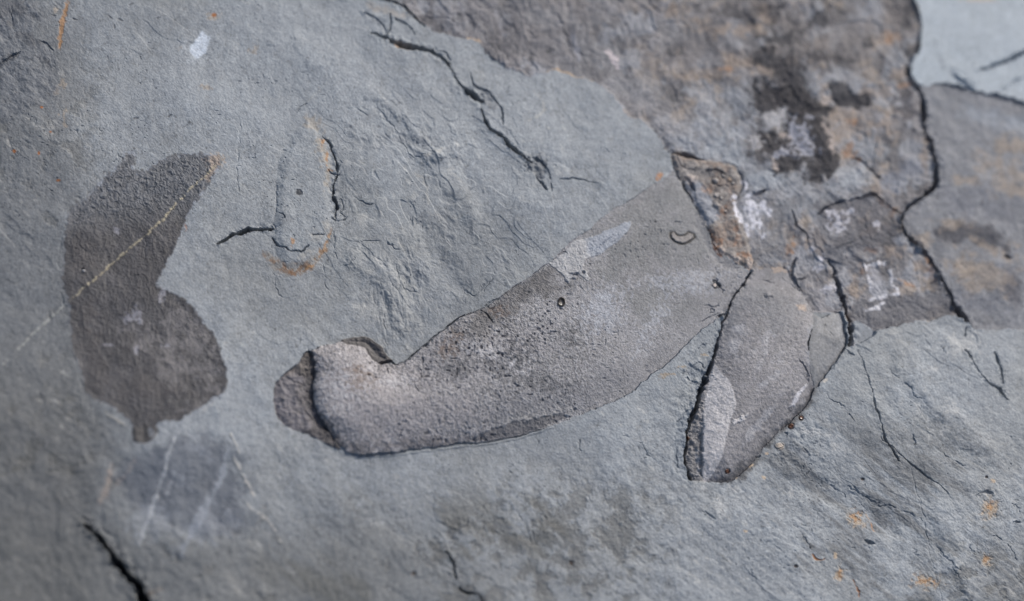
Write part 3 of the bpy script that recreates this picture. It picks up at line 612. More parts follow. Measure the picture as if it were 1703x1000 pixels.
for k, (x, y, r) in enumerate(((1192, 324, 5), (1199, 330, 3.5), (1190, 340, 5), (1207, 351, 3), (1219, 305, 3), (1213, 299, 4), (1190, 300, 5), (1203, 292, 3))):
    g = root('p%d' % k, 'pebble', ['pale round pebble in the middle of the triangular stone fragment', 'tiny grey pebble just right of the pale round one on the triangular stone fragment',
        'oval whitish pebble below the middle of the triangular stone fragment', 'tiny grey pebble at the lower right of the triangular stone fragment',
        'bright speck like pebble near the right corner of the triangular stone fragment', 'tan pebble near the top right of the triangular stone fragment',
        'tan pebble left of centre near the top of the triangular stone fragment', 'small grey pebble under the short crack on the triangular stone fragment'][k], 'pebble', (x, y), 'pebbles in the triangular stone fragment')
    blot(x, y, r+2, r+2, (84, 78, 72), .5, 0, .4, 4, .3, 351+k, -1.2)
    blot(x, y, r, r*.85, (172, 166, 160) if k != 5 else (160, 140, 120), .8, 40, .5, 3, .25, 361+k, 2.6, reg('pebble_surface', 'fossil', 'p%d' % k))
lc = reg('crack', 'brown', 'A', label='black gap above the triangular stone fragment')
crack([(1113, 253, 1.5), (1124, 255, 4), (1138, 256, 6), (1150, 259, 7), (1160, 262, 4), (1172, 264, 1.5)], 14, lc, 0, .5)
crack([(1200, 267, 1), (1222, 272, 2.5), (1235, 290, 3), (1238, 308, 2.5), (1232, 320, 1.5)], 4)
crack([(1117, 262, 1.6), (1118, 276, 2), (1128, 294, 2.6), (1143, 319, 3.5), (1158, 343, 4), (1164, 355, 3), (1172, 370, 1.6), (1181, 392, 2), (1188, 408, 3), (1199, 425, 2)], 5)
blots([(1190, 412, 3, 11, -30), (1197, 424, 5, 2, 30)], (100, 62, 34), .8, .5, 4, .5, 371)
# white brush marks right of the stone
lb = reg('white_mark', 'chalk', 'A', label='smeared white streaks beside the triangular stone fragment')
for q in ([(1219, 326, 4), (1222, 340, 8), (1228, 355, 8), (1234, 367, 5)], [(1243, 328, 3), (1248, 345, 7), (1255, 362, 11), (1258, 375, 6)], [(1241, 372, 3), (1244, 384, 4), (1249, 389, 4)],
          [(1240, 300, 3), (1246, 322, 4), (1262, 352, 4), (1266, 370, 3)], [(1269, 334, 6), (1274, 346, 8), (1280, 355, 3)], [(1283, 345, 4), (1282, 354, 6)], [(1250, 330, 3), (1260, 345, 4), (1268, 376, 3), (1270, 392, 2)]):
    streak(q, (214, 214, 219), .85, 3.0, 1.2, 5, .9, .3, lb)
blots([(1248, 350, 32, 34, 20)], (165, 168, 174), .35, .7, 10, .7, 372, 1)
# pale square outline scratched on the mottled layer
f4 = 3.03
def p4(x, y): return (1340+x/f4, 290+y/f4)
lb = reg('white_mark', 'chalk', 'A', label='white square outline')
for q in ([(300, 455), (350, 445), (410, 440)], [(300, 455), (310, 475)], [(435, 465), (438, 540)], [(440, 560), (465, 580), (462, 603)], [(460, 603), (400, 610), (320, 632)], [(318, 510), (330, 545), (328, 590)], [(300, 685), (350, 672), (392, 650)]):
    streak([p4(*a_)+(5.5 if i_ % 2 else 3.5,) for i_, a_ in enumerate(q)], (206, 206, 209), .85, 2.0, 1.1, 5, .65, .3, lb)
streak([p4(350, 470)+(16,), p4(370, 590)+(20,)], (158, 160, 166), .5, 5)
blots([(1383, 353, 9, 7), (1410, 354, 12, 4), (1352, 412, 6, 5), (1364, 440, 5, 12, 30), (1380, 478, 10, 8), (1376, 480, 6, 4), (1460, 370, 5, 8), (1395, 370, 14, 14), (1416, 349, 5, 4), (1366, 430, 6, 5)], (190, 190, 196), .7, .5, 5, .9, 373, 1)
# fractures of the mottled layer
lc = reg('crack', 'brown', 'A', label='long black winding crack between the two rock layers')
crack([(1510, 108, 3), (1514, 120, 6), (1521, 136, 6), (1532, 150, 6.5), (1537, 170, 8), (1539, 190, 7), (1537, 211, 5), (1549, 235, 7), (1556, 262, 8), (1560, 288, 8.5), (1556, 308, 7),
       (1539, 322, 5), (1515, 340, 5), (1502, 354, 4), (1502, 376, 4.5), (1515, 396, 5), (1535, 412, 4.5), (1551, 435, 5), (1568, 465, 4), (1582, 488, 3.5), (1587, 505, 7), (1601, 522, 11),
       (1611, 535, 7), (1621, 548, 1.5)], 26, lc, 2.0, .9)
crack([(1363, 355, 4), (1376, 343, 3), (1395, 336, 2.5), (1419, 331, 2), (1440, 325, 3.5), (1454, 322, 6), (1462, 327, 2.5), (1480, 342, 1.5), (1497, 356, 2)], 6, reg('crack', 'brown', 'A', label='thin arched crack above the white square outline'), -1)
crack([(1418, 260, 2), (1430, 262, 3), (1441, 268, 3), (1450, 280, 3.4), (1463, 291, 3)], 6)
crack([(1254, 317, 2), (1264, 319, 4.5), (1275, 314, 2)], 6)
crack([(1318, 348, 1.5), (1322, 362, 2.6), (1328, 376, 3), (1340, 385, 3), (1344, 400, 1.5)], 6)
crack([(1326, 428, 2), (1319, 444, 3.5), (1319, 460, 2.5), (1328, 474, 1.6), (1337, 488, 1)], 6)
crack([(1326, 464, 1.4), (1336, 463, 2), (1342, 459, 1.4)], 3)
lc = reg('crack', 'brown', 'A', label='dark widening groove ending in a point beside the cone fossil')
crack([(1382, 432, 2), (1390, 458, 4), (1398, 485, 6), (1405, 508, 8), (1411, 535, 10), (1415, 555, 10), (1414, 570, 7), (1408, 576, 3)], 13, lc, 0, 1.2)
crack([(1409, 574, 2.4), (1401, 584, 2.2), (1397, 592, 1)], 4)
crack([(1406, 585, 1), (1412, 589, 3), (1418, 593, 1.5)], 4)

# ------------------------------------------------------------------ dark hourglass fossil (left)
root('E', 'fossil_imprint', 'dark charcoal hourglass shaped fossil imprint on the left, crossed by a thin pale vein', 'fossil', (240, 500))
egg = [(206, 254), (215, 251), (224, 250), (227, 262), (222, 280), (232, 285), (243, 283), (255, 271), (282, 261), (313, 255), (345, 257), (366, 262), (364, 278), (350, 303), (336, 325), (318, 347),
       (309, 366), (299, 393), (289, 420), (274, 446), (264, 463), (262, 476), (280, 480), (306, 499), (326, 516), (340, 539), (357, 560), (367, 588), (374, 609), (379, 631), (374, 651),
       (353, 668), (319, 687), (299, 702), (272, 706), (260, 711), (259, 728), (248, 738), (235, 740), (224, 735), (219, 711), (204, 694), (185, 678), (156, 667), (139, 650), (136, 626),
       (126, 595), (119, 568), (114, 527), (111, 500), (107, 478), (102, 458), (107, 434), (107, 400), (111, 366), (117, 347), (143, 328), (160, 308), (184, 286), (201, 267)]
slE, dE = poly_sd(egg, 14, 1.2); mE = dE > 0
up = ss(400, 320, V[slE]+.15*(U[slE]-200))
crk = fbm(4.6, 3, 401, sl=slE, wp=4, gain=.65)
he = .1-.7*ss(0, 5, dE)-1.6*ss(10, 90, dE)*(1-up)+up*(1.25*crk+.4)+(1-up)*(.34*fbm(5, 3, 402, ang=84, an=2.2, sl=slE)+.16*n_grain[slE])+.6*fbm(50, 2, 403, sl=slE)
edge = ss(0, 12, dE)
Hh[slE] = np.where(mE, Hh[slE]*(1-edge)+edge*(he+.92*Hh[slE]), Hh[slE])
ce = lin((77, 76, 77))*(1+.12*fbm(60, 3, 404, sl=slE)+.10*fbm(18, 4, 405, ang=80, an=1.8, sl=slE)+.14*fbm(6, 4, 406, ang=84, an=2.0, sl=slE)+.18*fbm(22, 5, 409, sl=slE, gain=.7)+.07*rand1[slE])[..., None]
ce = ce*(1-up[..., None]*.62)+lin((114, 118, 122))*(1+.34*crk[..., None])*up[..., None]*.55  # bluish sheen of the upper part painted as lighter colour
soft = ss(-1.0, 3.0, dE+1.6*n_fine[slE]+(1.2+4*up)*fbm(7, 3, 407, sl=slE))
COL[slE] = COL[slE]*(1-soft[..., None])+ce*soft[..., None]
LAB[slE][mE] = reg('fossil_surface', 'fossil', 'E'); OWN[slE][mE] = 9
blots([(335, 600, 36, 50, -10), (310, 540, 30, 26, 20), (290, 610, 24, 40), (250, 560, 30, 20)], (112, 110, 110), .65, .8, 10, 1.3, 411, 9)
blots([(155, 600, 22, 46, -12), (140, 430, 20, 40), (240, 650, 60, 22), (150, 520, 20, 40)], (80, 77, 76), .5, .7, 12, .8, 416, 9)
blots([(213, 530, 8, 7), (232, 534, 6, 6), (180, 574, 8, 2), (227, 583, 4, 7), (277, 576, 9, 3), (193, 383, 6, 5), (228, 520, 6, 10), (270, 490, 6, 14, 20)], (142, 142, 148), .7, .5, 4, .8, 421, 9)
blots([(290, 480, 12, 6, 20), (256, 480, 7, 14), (320, 515, 9, 9), (368, 600, 7, 22, -15), (374, 635, 7, 12), (150, 640, 12, 14)], (70, 68, 68), .55, .6, 6, .8, 430, 9)
blots([(358, 270, 12, 10, 10), (350, 285, 5, 14, 25), (361, 265, 9, 5)], (160, 146, 132), .7, .8, 4, 1.3, 436)
for q in ([(307, 372, 1.5), (309, 380, 2.5), (307, 386, 1)], ):
    streak(q, (150, 100, 66), .5, 1)
hair((243, 395), (241, 430), (242, 460), (246, 488), w=1.5, depth=1.4); hair((205, 458), (225, 459), (240, 457), w=1.5, depth=1.4)
hair((244, 493), (262, 492), (275, 490), w=2, depth=1.6); hair((100, 466), (97, 440), (103, 400), (108, 375), w=2, depth=1.4); hair((96, 470), (106, 500), (113, 530), w=1.6, depth=1.3)
hair((121, 590), (130, 620), (136, 650), w=2, depth=1.6)
blot(138, 447, 2.5, 2.5, None, 1, 0, .4, 4, .2, 441, -3)
root('N3', 'pebble', 'tiny glinting bead stuck on the left side of the dark hourglass fossil', 'mineral', (139, 449))
blot(139, 450, 2.4, 2.4, (200, 200, 200), 1, 0, .4, 4, .1, 442, 3, reg('pebble_surface', 'glossy', 'N3'))
lb = reg('stem', 'fossil', 'E', label='short darker stub at the bottom')
sl, d = poly_sd([(219, 712), (260, 712), (259, 728), (248, 738), (235, 740), (224, 735)], 4, .8)
m = ss(-1, 2, d); tint(sl, .7*m, (74, 72, 70)); Hh[sl] += m*1.2*np.sin((U[sl]-220)/40*9.4); LAB[sl][d > 0] = lb
blot(252, 722, 5, 7, (124, 128, 132), .7, 0, .4, 5, .5, 443)
streak([(175, 683, 1), (190, 700, 2.5), (212, 710, 2)], (160, 156, 148), .5, 1.6, dh=.6); streak([(352, 672, 3), (340, 682, 4), (330, 692, 1.5)], (160, 162, 164), .5, 2)
# vein: over the fossil, then out over the slate
vein = [(-40, 650, 1.0), (-8, 618, 1.4), (12, 598, 1.4), (24, 586, 1.6), (45, 565, 2.2), (60, 548, 2.4), (90, 522, 2.4), (112, 502, 2.4)]
streak(vein, (160, 162, 160), .7, .9, .45, 4, 1.2, .5, reg('mineral_vein', 'chalk', 'G', label='thin pale vein on the slate left of the dark fossil'))
vein2 = [(112, 502, 2.4), (140, 478, 2.8), (170, 453, 2.8), (200, 424, 3), (235, 396, 3), (265, 370, 3), (290, 343, 2.8), (320, 312, 2.4), (345, 290, 1.8), (358, 274, 1)]
streak(vein2, (170, 162, 140), .8, .9, .5, 4, 1.3, .6, reg('mineral_vein', 'chalk', 'E', label='thin straight straw coloured vein'))
crack([(112, 505, .6), (200, 427, .9), (300, 336, .9)], 1.0, jag=.3)
streak([(370, 290, 1.2), (395, 262, 1.8), (420, 238, 1.8), (445, 215, 1)], (164, 168, 172), .45, 1.2, .6, dh=.4)
streak([(495, 180, 1), (515, 165, 2), (540, 140, 2), (575, 112, 1)], (158, 160, 158), .4, 1.2, .8, dh=.4)

# ------------------------------------------------------------------ oval imprint
root('O', 'oval_imprint', 'faint upright oval imprint in the slate with rusty lower rim and a dark dot', 'fossil', (505, 330))
oval = [(515, 200), (534, 222), (546, 250), (553, 285), (552, 320), (556, 350), (552, 382), (545, 408), (530, 432), (508, 447), (485, 448), (466, 436), (457, 412), (456, 385), (458, 345), (460, 310), (464, 270), (478, 238), (495, 210)]
sl, d = poly_sd(oval, 20, 1.0)
m = d > 0
Hh[sl] += np.where(m, 3.6*ss(-2, 16, d)-.8, -.8*np.exp(d/10))
tint(sl, .35*ss(-1, 4, d), (143, 150, 158)); LAB[sl][m] = reg('imprint_surface', 'slate', 'O')
arc = [(438, 420, 6), (448, 432, 12), (462, 440, 18), (478, 448, 20), (495, 448, 20), (512, 442, 18), (528, 430, 14), (540, 412, 9), (547, 395, 6), (550, 380, 3)]
lb = reg('rust_stain', 'slate', 'O', label='curved orange brown rust stain at the lower rim')
sl, dd, hw, side, al = line_sd(arc, 14, 1.5)
nz = fbm(6, 3, 452, sl=sl); m = (1-ss(-3, 3, dd-hw+3.5*nz))
tint(sl, .38*m, (128, 118, 106)); m2 = m*ss(.0, .7, nz+.5*fbm(20, 2, 453, sl=sl)+.1); tint(sl, .65*m2, (116, 86, 58))
streak([(508, 452, 2), (522, 440, 5), (534, 424, 5), (544, 402, 5), (549, 384, 3)], (150, 114, 74), .6, 2, 1.4, 4, 1.3)
streak([(470, 440, 3), (482, 452, 4), (500, 458, 3)], (120, 84, 52), .6, 2, 1, 4, 1)
LAB[sl][(m > .5)] = lb
blots([(506, 425, 14, 6, -30), (526, 392, 12, 8), (540, 375, 6, 8)], (158, 156, 152), .5, .7, 5, .8, 454)
blots([(521, 205, 14, 12), (534, 240, 10, 16), (545, 300, 6, 20), (541, 265, 7, 16)], (150, 140, 126), .5, .7, 6, .9, 457)
blots([(536, 237, 3, 7), (549, 283, 4, 2), (544, 262, 2, 9), (486, 405, 3, 6)], (160, 118, 74), .7, .6, 4, .9, 461)
lb = reg('dark_dot', 'slate', 'O'); blot(497, 321, 6.6, 5.6, (64, 67, 73), .95, 20, .25, 4, .25, 465, -1.2, lb)
lc = reg('crack', 'slate', 'O', label='ragged crack down the right side')
crack([(537, 228, 1), (546, 236, 2), (552, 247, 2.2), (557, 260, 2.4), (560, 275, 2.6), (560, 290, 2.6), (557, 305, 2), (556, 320, 3), (558, 334, 4.5), (560, 350, 3), (558, 365, 2)], 7, lc, 1.2, 1.2)
crack([(545, 283, 1.4), (552, 286, 2.4), (562, 290, 2.4), (568, 288, 1)], 4)
crack([(552, 362, 1.5), (560, 367, 2.4), (570, 367, 2.4), (578, 361, 1)], 4)
hair((545, 308), (553, 320), (557, 330), w=2.2, depth=4); hair((567, 330), (569, 345), (566, 355), (573, 362), w=1.6, depth=3)
hair((556, 385), (558, 400), (553, 420), (546, 435), w=2.2, depth=2.2)
lc = reg('crack', 'slate', 'O', label='thin curved crack above the rust stain')
crack([(454, 396, 1.6), (458, 404, 2.4), (465, 410, 2.4), (474, 413, 2.4), (483, 419, 2.4), (493, 417, 2.2), (500, 419, 2.6), (508, 414, 2), (514, 408, 1.2)], 6, lc, 0, 1)
crack([(520, 391, 1.4), (528, 390, 2.2), (538, 389, 1.4)], 5)
crack([(464, 356, 1), (470, 359, 2.4), (474, 365, 2)], 4)
hair((481, 240), (487, 239), (491, 239), w=2.6, depth=4); hair((466, 265), (472, 255), (481, 243), w=1.4, depth=2)
hair((479, 204), (486, 194), (495, 182), (510, 170), w=2, depth=2.2); hair((472, 235), (477, 210), (480, 200), w=1.5, depth=1.4)
hair((461, 310), (459, 340), (456, 370), (455, 396), w=2.2, depth=2.4)
blot(475, 367, 12, 9, (118, 122, 128), .5, 0, .6, 6, .5, 466)
lc = reg('crack', 'slate', 'G', label='short black arched crack between the dark fossil and the oval imprint')
crack([(361, 406, 1.6), (370, 402, 3), (380, 397, 4), (390, 390, 4.5), (400, 387, 6.5), (412, 383, 7), (424, 382, 5), (438, 380, 4), (448, 381, 4), (454, 380, 2)], 17, lc, 1.2, .7)

# ------------------------------------------------------------------ cracks of the slate, upper middle
lc = reg('crack', 'slate', 'G', label='bold black crack running down from the top centre')
crack([(617, 53, 2), (635, 60, 4.5), (652, 67, 7.5), (670, 74, 9), (690, 79, 8), (713, 82, 6.5), (730, 90, 5.5), (744, 102, 4), (754, 119, 3), (764, 138, 2.2), (772, 146, 4), (780, 153, 8), (792, 160, 7.5), (803, 168, 2.5)], 24, lc, 2.6, .7)
lc = reg('crack', 'slate', 'G', label='black crack with a crumbled end left of the top of the curved fossil')
crack([(800, 180, 1.4), (804, 192, 2), (808, 204, 3.5), (818, 217, 3.5), (830, 224, 4.5), (842, 235, 5.5), (853, 246, 5), (862, 255, 4.5), (872, 262, 2.5), (884, 270, 1.5)], 17, lc, 2.2, .7)
crack([(893, 293, 1.4), (900, 304, 3), (908, 316, 2.4)], 8)
crack([(884, 262, 1.5), (898, 268, 2.2), (909, 280, 2.4), (915, 296, 2.2), (918, 318, 1.8)], 4)
sl, m = blot(894, 276, 16, 22, (96, 100, 106), .75, -40, .4, 7, .6, 471); Hh[sl] += m*(1.6*fbm(7, 3, 472, sl=sl)-1.5)
lc = reg('crack', 'slate', 'G', label='short crack following the slate edge at the top')
crack([(636, -4, 4), (655, 3, 4.5), (674, 11, 5), (686, 23, 3.5), (698, 36, 2.2), (706, 42, 1)], 13, lc, 0, .6)
crack([(606, 20, 3), (614, 23, 4), (623, 27, 2.4), (632, 35, 2), (640, 46, 2), (645, 60, 1.6)], 6)
crack([(649, 24, 2), (650, 36, 2.4), (648, 50, 2), (645, 58, 1)], 5)
crack([(658, 31, 1.6), (670, 36, 2.4), (682, 46, 2.4), (691, 56, 1)], 5)
crack([(730, 84, 1), (741, 86, 1.8), (747, 96, 2), (748, 104, 1)], 3.5)
crack([(783, 119, 1.2), (787, 132, 2), (792, 143, 2.2), (803, 146, 2.2), (813, 151, 2.4), (822, 163, 2), (830, 174, 2.2), (837, 190, 3.2), (835, 207, 1.4)], 6)
sl, m = blot(812, 163, 10, 22, (108, 112, 118), .55, -35, .5, 7, .6, 473); Hh[sl] += m*1.2*fbm(6, 3, 474, sl=sl)
crack([(928, 302, 1), (938, 298, 2), (950, 297, 2.2), (968, 300, 2), (982, 302, 1), (999, 305, 1)], 3)
for q, w_, d_ in ((((585, 323), (594, 332), (603, 337), (612, 342), (620, 341)), 2.2, 4.5), (((575, 310), (585, 323)), 1.4, 2), (((622, 345), (634, 354), (641, 363)), 1.8, 2.2),
              (((645, 391), (642, 399), (646, 406), (655, 411), (664, 416)), 2, 4), (((657, 438), (661, 450), (664, 462), (672, 478), (688, 483), (700, 478)), 2, 2.6),
              (((455, 456), (458, 472), (462, 485), (468, 493), (480, 497), (492, 495)), 2, 4.2), (((570, 445), (580, 440), (588, 432)), 1.6, 2),
              (((598, 406), (610, 402), (630, 404)), 1.6, 2), (((539, 440), (540, 460), (545, 480)), 2, 2.2), (((555, 420), (560, 430)), 1.6, 2),
              (((398, 205), (398, 250), (394, 290), (397, 320)), 2, 1.8), (((620, 170), (640, 188), (652, 205), (660, 222)), 2.6, 2.6),
              (((578, 178), (600, 184), (612, 192)), 2.2, 2), (((660, 222), (672, 240), (685, 262)), 2, 2), (((688, 262), (715, 255), (742, 243)), 1.6, 2),
              (((770, 500), (776, 480), (790, 490), (808, 470), (822, 455), (828, 446)), 2.6, 3), (((785, 515), (795, 500), (806, 482), (818, 462)), 2, 2.4),
              (((636, 530), (641, 550), (645, 575)), 2, 2.4), (((640, 520), (641, 540)), 2, 2.4), (((666, 520), (672, 540), (668, 560)), 1.6, 2),
              
              (((758, 809), (770, 830), (774, 850), (774, 876), (762, 885), (751, 890)), 2.2, 2.4), (((805, 848), (812, 860), (822, 878)), 2, 2),
              (((962, 731), (963, 742), (967, 752)), 2.6, 3.4), (((1035, 726), (1048, 730), (1056, 734)), 2, 2.6), (((1068, 745), (1085, 765), (1100, 786)), 2, 2.6),
              (((960, 785), (967, 805), (972, 822), (980, 832)), 1.8, 2), (((902, 858), (906, 864)), 3, 4), (((885, 885), (900, 930), (915, 965)), 2.4, 2.4),
              (((1164, 853), (1178, 858), (1186, 866)), 2.4, 3.2), (((842, 846), (860, 856), (880, 890), (892, 925)), 2.2, 1.8),
              (((1280, 760), (1300, 775)), 2, 1.6)):
    hair(*q, w=w_, depth=d_)
for q in ([(700, 262, 2), (725, 255, 3), (745, 243, 1)], [(690, 290, 1), (705, 300, 3), (712, 340, 2)], [(890, 150, 2), (905, 180, 4), (880, 200, 2)]):
    streak(q, (178, 176, 170), .4, 2.4)

lc = reg('crack', 'slate', 'G', label='short broken black crack at the bottom centre')
crack([(743, 917, 1.5), (750, 930, 3.6), (754, 945, 3.8), (757, 964, 2.4)], 11, lc, 0, 1.0)
crack([(763, 979, 2.5), (772, 985, 4), (784, 987, 3.4), (797, 990, 4), (803, 1004, 2.6), (806, 1030, 1)], 11, lc, 0, 1.0)
# ------------------------------------------------------------------ marks on the slate
lb = reg('chalk_mark', 'chalk', 'G', label='small rough white chalk rectangle near the top left')
sl, d = poly_sd([(334, 50), (348, 61), (344, 76), (337, 94), (318, 94), (312, 80), (324, 68), (328, 58)], 8, 1.0)
m = ss(-1.5, 2.5, d+2.0*fbm(5, 3, 481, sl=sl)-2.6*ss(80, 98, V[sl]+(330-U[sl])*.4)*(1+fbm(6, 2, 482, sl=sl)))
tint(sl, .82*m, (196, 206, 220)); LAB[sl][m > .5] = lb
blots([(318, 100, 10, 6), (306, 74, 6, 10)], (168, 176, 186), .4, .7, 4, 1, 483)
lb = reg('rust_stain', 'slate', 'G', label='orange upright rust streak near the top left corner')
streak([(113, -8, 3), (110, 10, 5), (106, 25, 6), (102, 45, 8), (99, 65, 6), (99, 82, 2)], (152, 114, 74), .8, 1.8, .8, 4, .7, -.6, lb)
blots([(105, 140, 6, 6), (94, 151, 4, 6), (110, 183, 3, 7), (107, 199, 3, 7), (110, 211, 3, 2), (98, 190, 2, 5), (342, 145, 9, 5), (354, 24, 8, 6), (92, 15, 5, 4), (421, 82, 7, 6), (298, 80, 5, 3)],
      (156, 145, 132), .6, .7, 4, 1.0, 484)
blots([(69, 179, 2.5, 2), (84, 221, 2.2, 2), (65, 256, 2, 3.5), (24, 251, 4, 3), (97, 300, 4, 2), (356, 23, 4, 4), (252, 530-230, 0.1, .1)], (150, 92, 40), .9, .4, 4, .3, 496)
for (x, y, a_) in ((124, 30, 20), (88, 24, 15), (200, 31, 20), (183, 27, 40), (264, 27, -20), (218, 5, -20), (190, 43, 80), (226, 197, -5), (282, 193, -30)):
    blot(x, y, 5, 1.6, (84, 86, 90), .7, a_, .5, 4, .4, x, -1.0)
# rough darker ground, top left corner and left
sl, d = poly_sd([(-420, -330), (20, -330), (62, 10), (50, 40), (60, 65), (85, 78), (98, 100), (90, 130), (60, 180), (-420, 300)], 20, 3)
m = ss(-10, 8, d+9*fbm(26, 3, 501, sl=sl)); tint(sl, .5*m, (96, 101, 110)); Hh[sl] += m*1.2*fbm(11, 3, 502, ang=40, an=1.5, sl=sl)
blots([(10, 12, 34, 20), (40, 60, 30, 12, 30), (12, 100, 20, 8, -30), (60, 66, 10, 4, 20), (78, 100, 12, 4, 30)], (70, 72, 78), .5, .6, 9, .9, 503)
crack([(0, 105, 2), (18, 94, 4), (32, 86, 2)], 4); hair((58, 65), (75, 72), (88, 82), (92, 98), w=2.4, depth=3); hair((20, 10), (22, 40), (30, 60), w=3, depth=2.4)
# big crack, lower left
lc = reg('crack', 'slate', 'G', label='wide black crack entering from the bottom left edge')
crack([(140, 870, 3), (146, 876, 7), (157, 888, 8), (170, 900, 9), (184, 918, 11), (198, 940, 13), (212, 955, 14), (224, 970, 14), (236, 992, 16), (250, 1020, 18), (275, 1070, 22), (300, 1160, 20), (310, 1330, 16)], 42, lc, 3.5, .9, 0, 40)
streak([(240, 996, 3), (252, 985, 5), (268, 978, 3)], (110, 92, 72), .5, 3)
# scratches
lb = reg('scratch', 'chalk', 'G', label='pale narrow scratch slanting down below the dark fossil')
streak([(297, 720, 1.5), (288, 738, 4), (280, 756, 5.5), (277, 775, 5.5), (268, 803, 5), (261, 822, 5.5), (250, 852, 6), (240, 880, 6), (231, 908, 3)], (174, 178, 184), .75, 2.2, .7, 8, .6, .7, lb)
streak([(290, 786, 2), (284, 806, 5), (278, 826, 2)], (150, 154, 162), .5, 2.5)
lb = reg('scratch', 'chalk', 'G', label='broader blurred grey scratch right of the narrow one')
streak([(378, 750, 4), (370, 785, 10), (362, 808, 10), (350, 832, 12), (336, 855, 15), (322, 880, 13), (304, 920, 5)], (146, 152, 162), .8, 4.0, .9, 8, .6, .3, lb)
# lower right: long joint line, chips, rust spots
lc = reg('crack', 'slate', 'G', label='thin dark joint line running down from the groove on the right')
crack([(1424, 584, .9), (1432, 605, 1.2), (1439, 626, 1.3), (1447, 652, 1.6), (1452, 674, 2), (1458, 690, 2.4), (1465, 714, 2), (1469, 728, 2.6), (1476, 742, 3.4), (1484, 755, 3.4), (1492, 769, 2)], 6, lc, .8, .9)
crack([(1462, 730, 1.2), (1472, 738, 2), (1490, 752, 1), (1512, 774, 1.8), (1530, 786, 2.2), (1549, 802, 1.8), (1562, 812, 2), (1576, 826, 1.2)], 3.4, None, .6)
crack([(1512, 782, .8), (1520, 808, 1.1), (1527, 833, 1.3), (1534, 862, 1.4), (1539, 890, 1.8), (1545, 925, 1.2), (1552, 955, 1.2), (1560, 985, 1.2), (1572, 1020, 1)], 1.3, None, .3, .9)
crack([(1652, 588, 2), (1656, 602, 3.4), (1661, 617, 3), (1665, 640, 1.6)], 8, reg('crack', 'slate', 'G', label='short straight dark slit near the right edge'), 0, .6)
crack([(1601, 584, 2), (1608, 592, 3), (1615, 602, 2), (1626, 620, 1.6), (1638, 636, 3), (1650, 645, 2.4), (1659, 650, 5), (1665, 658, 4), (1671, 667, 2)], 5, None, 1)
crack([(1605, 545, 2), (1602, 560, 1.2)], 4); hair((1616, 550), (1622, 565), (1624, 580), w=2, depth=1.6)
hair((1430, 674), (1440, 676), (1447, 672), (1452, 676), w=2.2, depth=3.4); hair((1515, 725), (1518, 735), (1520, 740), w=3, depth=3.4)
for q in (((1360, 792), (1380, 806), (1405, 828)), ((1400, 800), (1440, 830), (1470, 842)), ((1420, 810), (1450, 838), (1500, 850), (1530, 870)), ((1510, 905), (1525, 925), (1532, 945)),
          ((1545, 905), (1565, 920), (1590, 960)), ((1555, 915), (1580, 940), (1620, 985)), ((1430, 835), (1445, 850)), ((1650, 890), (1670, 905), (1690, 930)), ((1610, 905), (1620, 925)),
          ((1570, 755), (1585, 770), (1600, 776)), ((1336, 745), (1350, 775), (1340, 790)), ((1332, 880), (1340, 905), (1350, 915)), ((1410, 690), (1420, 700)), ((1370, 655), (1400, 680), (1420, 690)),
          ((1250, 950), (1265, 985), (1280, 1005)), ((1680, 840), (1700, 855), (1710, 870)), ((1470, 610), (1500, 640), (1540, 680))):
    hair(*q, w=2.6, depth=2.6, jag=1.8)
crack([(1438, 899, 2), (1446, 903, 6), (1452, 905, 2)], 5); crack([(1683, 872, 2), (1688, 871, 4), (1694, 872, 2)], 5)
crack([(1618, 827, 1.5), (1628, 822, 3), (1640, 820, 4), (1647, 823, 2)], 4)
blots([(1580, 684, 8, 12, -20), (1570, 690, 6, 6), (1540, 700, 5, 6), (1495, 670, 6, 5), (1525, 680, 6, 10), (1543, 728, 5, 6), (1565, 720, 8, 6), (1550, 615, 10, 5), (1535, 648, 4, 8), (1600, 580, 26, 16),
       (1585, 570, 16, 10), (1315, 820, 4, 10), (1220, 815, 14, 4, 20), (1176, 815, 10, 2, 20), (1170, 806, 4, 12), (1195, 850, 10, 20), (1355, 720, 26, 4, 10), (1390, 745, 20, 6, 20)],
      (176, 178, 180), .5, .6, 5, 1.0, 511, 0)
sl, m = blot(1330, 740, 50, 46, None, 1, -30, .7, 12, .7, 512); Hh[sl] += m*1.3*fbm(7, 3, 513, sl=sl)
sl, m = blot(1290, 815, 40, 26, (112, 119, 128), .45, -30, .6, 12, .6, 514); Hh[sl] += m*.8*fbm(6, 3, 515, ang=-35, an=3, sl=sl)
root('N4', 'mineral_nodule', 'pale beige shelly nodule in the slate right of the tip of the cone fossil', 'mineral', (1296, 742))
blot(1296, 742, 8, 6.5, (176, 164, 152), .85, 20, .4, 4, .35, 516, 2.2, reg('nodule_surface', 'fossil', 'N4')); hair((1290, 746), (1299, 748), (1304, 741), (1300, 737), w=2, depth=2.6)
for k, (x, y, r, lbl) in enumerate(((1315, 710, 4.2, 'small round dark rusty bead beside the lower right edge of the cone fossil'), (1331.5, 696, 3.2, 'tiny dark brown bead above the small rusty one by the cone fossil'),
                         (1207, 786, 3.6, 'tiny brown bead on the tip of the cone fossil'), (1144, 728, 3, 'tiny orange brown bead in the crust on the cone fossil left edge'))):
    root('b%d' % k, 'mineral_nodule', lbl, 'mineral', (x, y), 'rusty beads around the cone fossil')
    blot(x, y, r+1.5, r+1.5, (60, 50, 44), .8, 0, .3, 4, .2, 517+k, -1.5)
    blot(x, y, r, r, (92, 54, 30), .95, 0, .4, 4, .2, 521+k, 3, reg('bead_surface', 'glossy', 'b%d' % k))
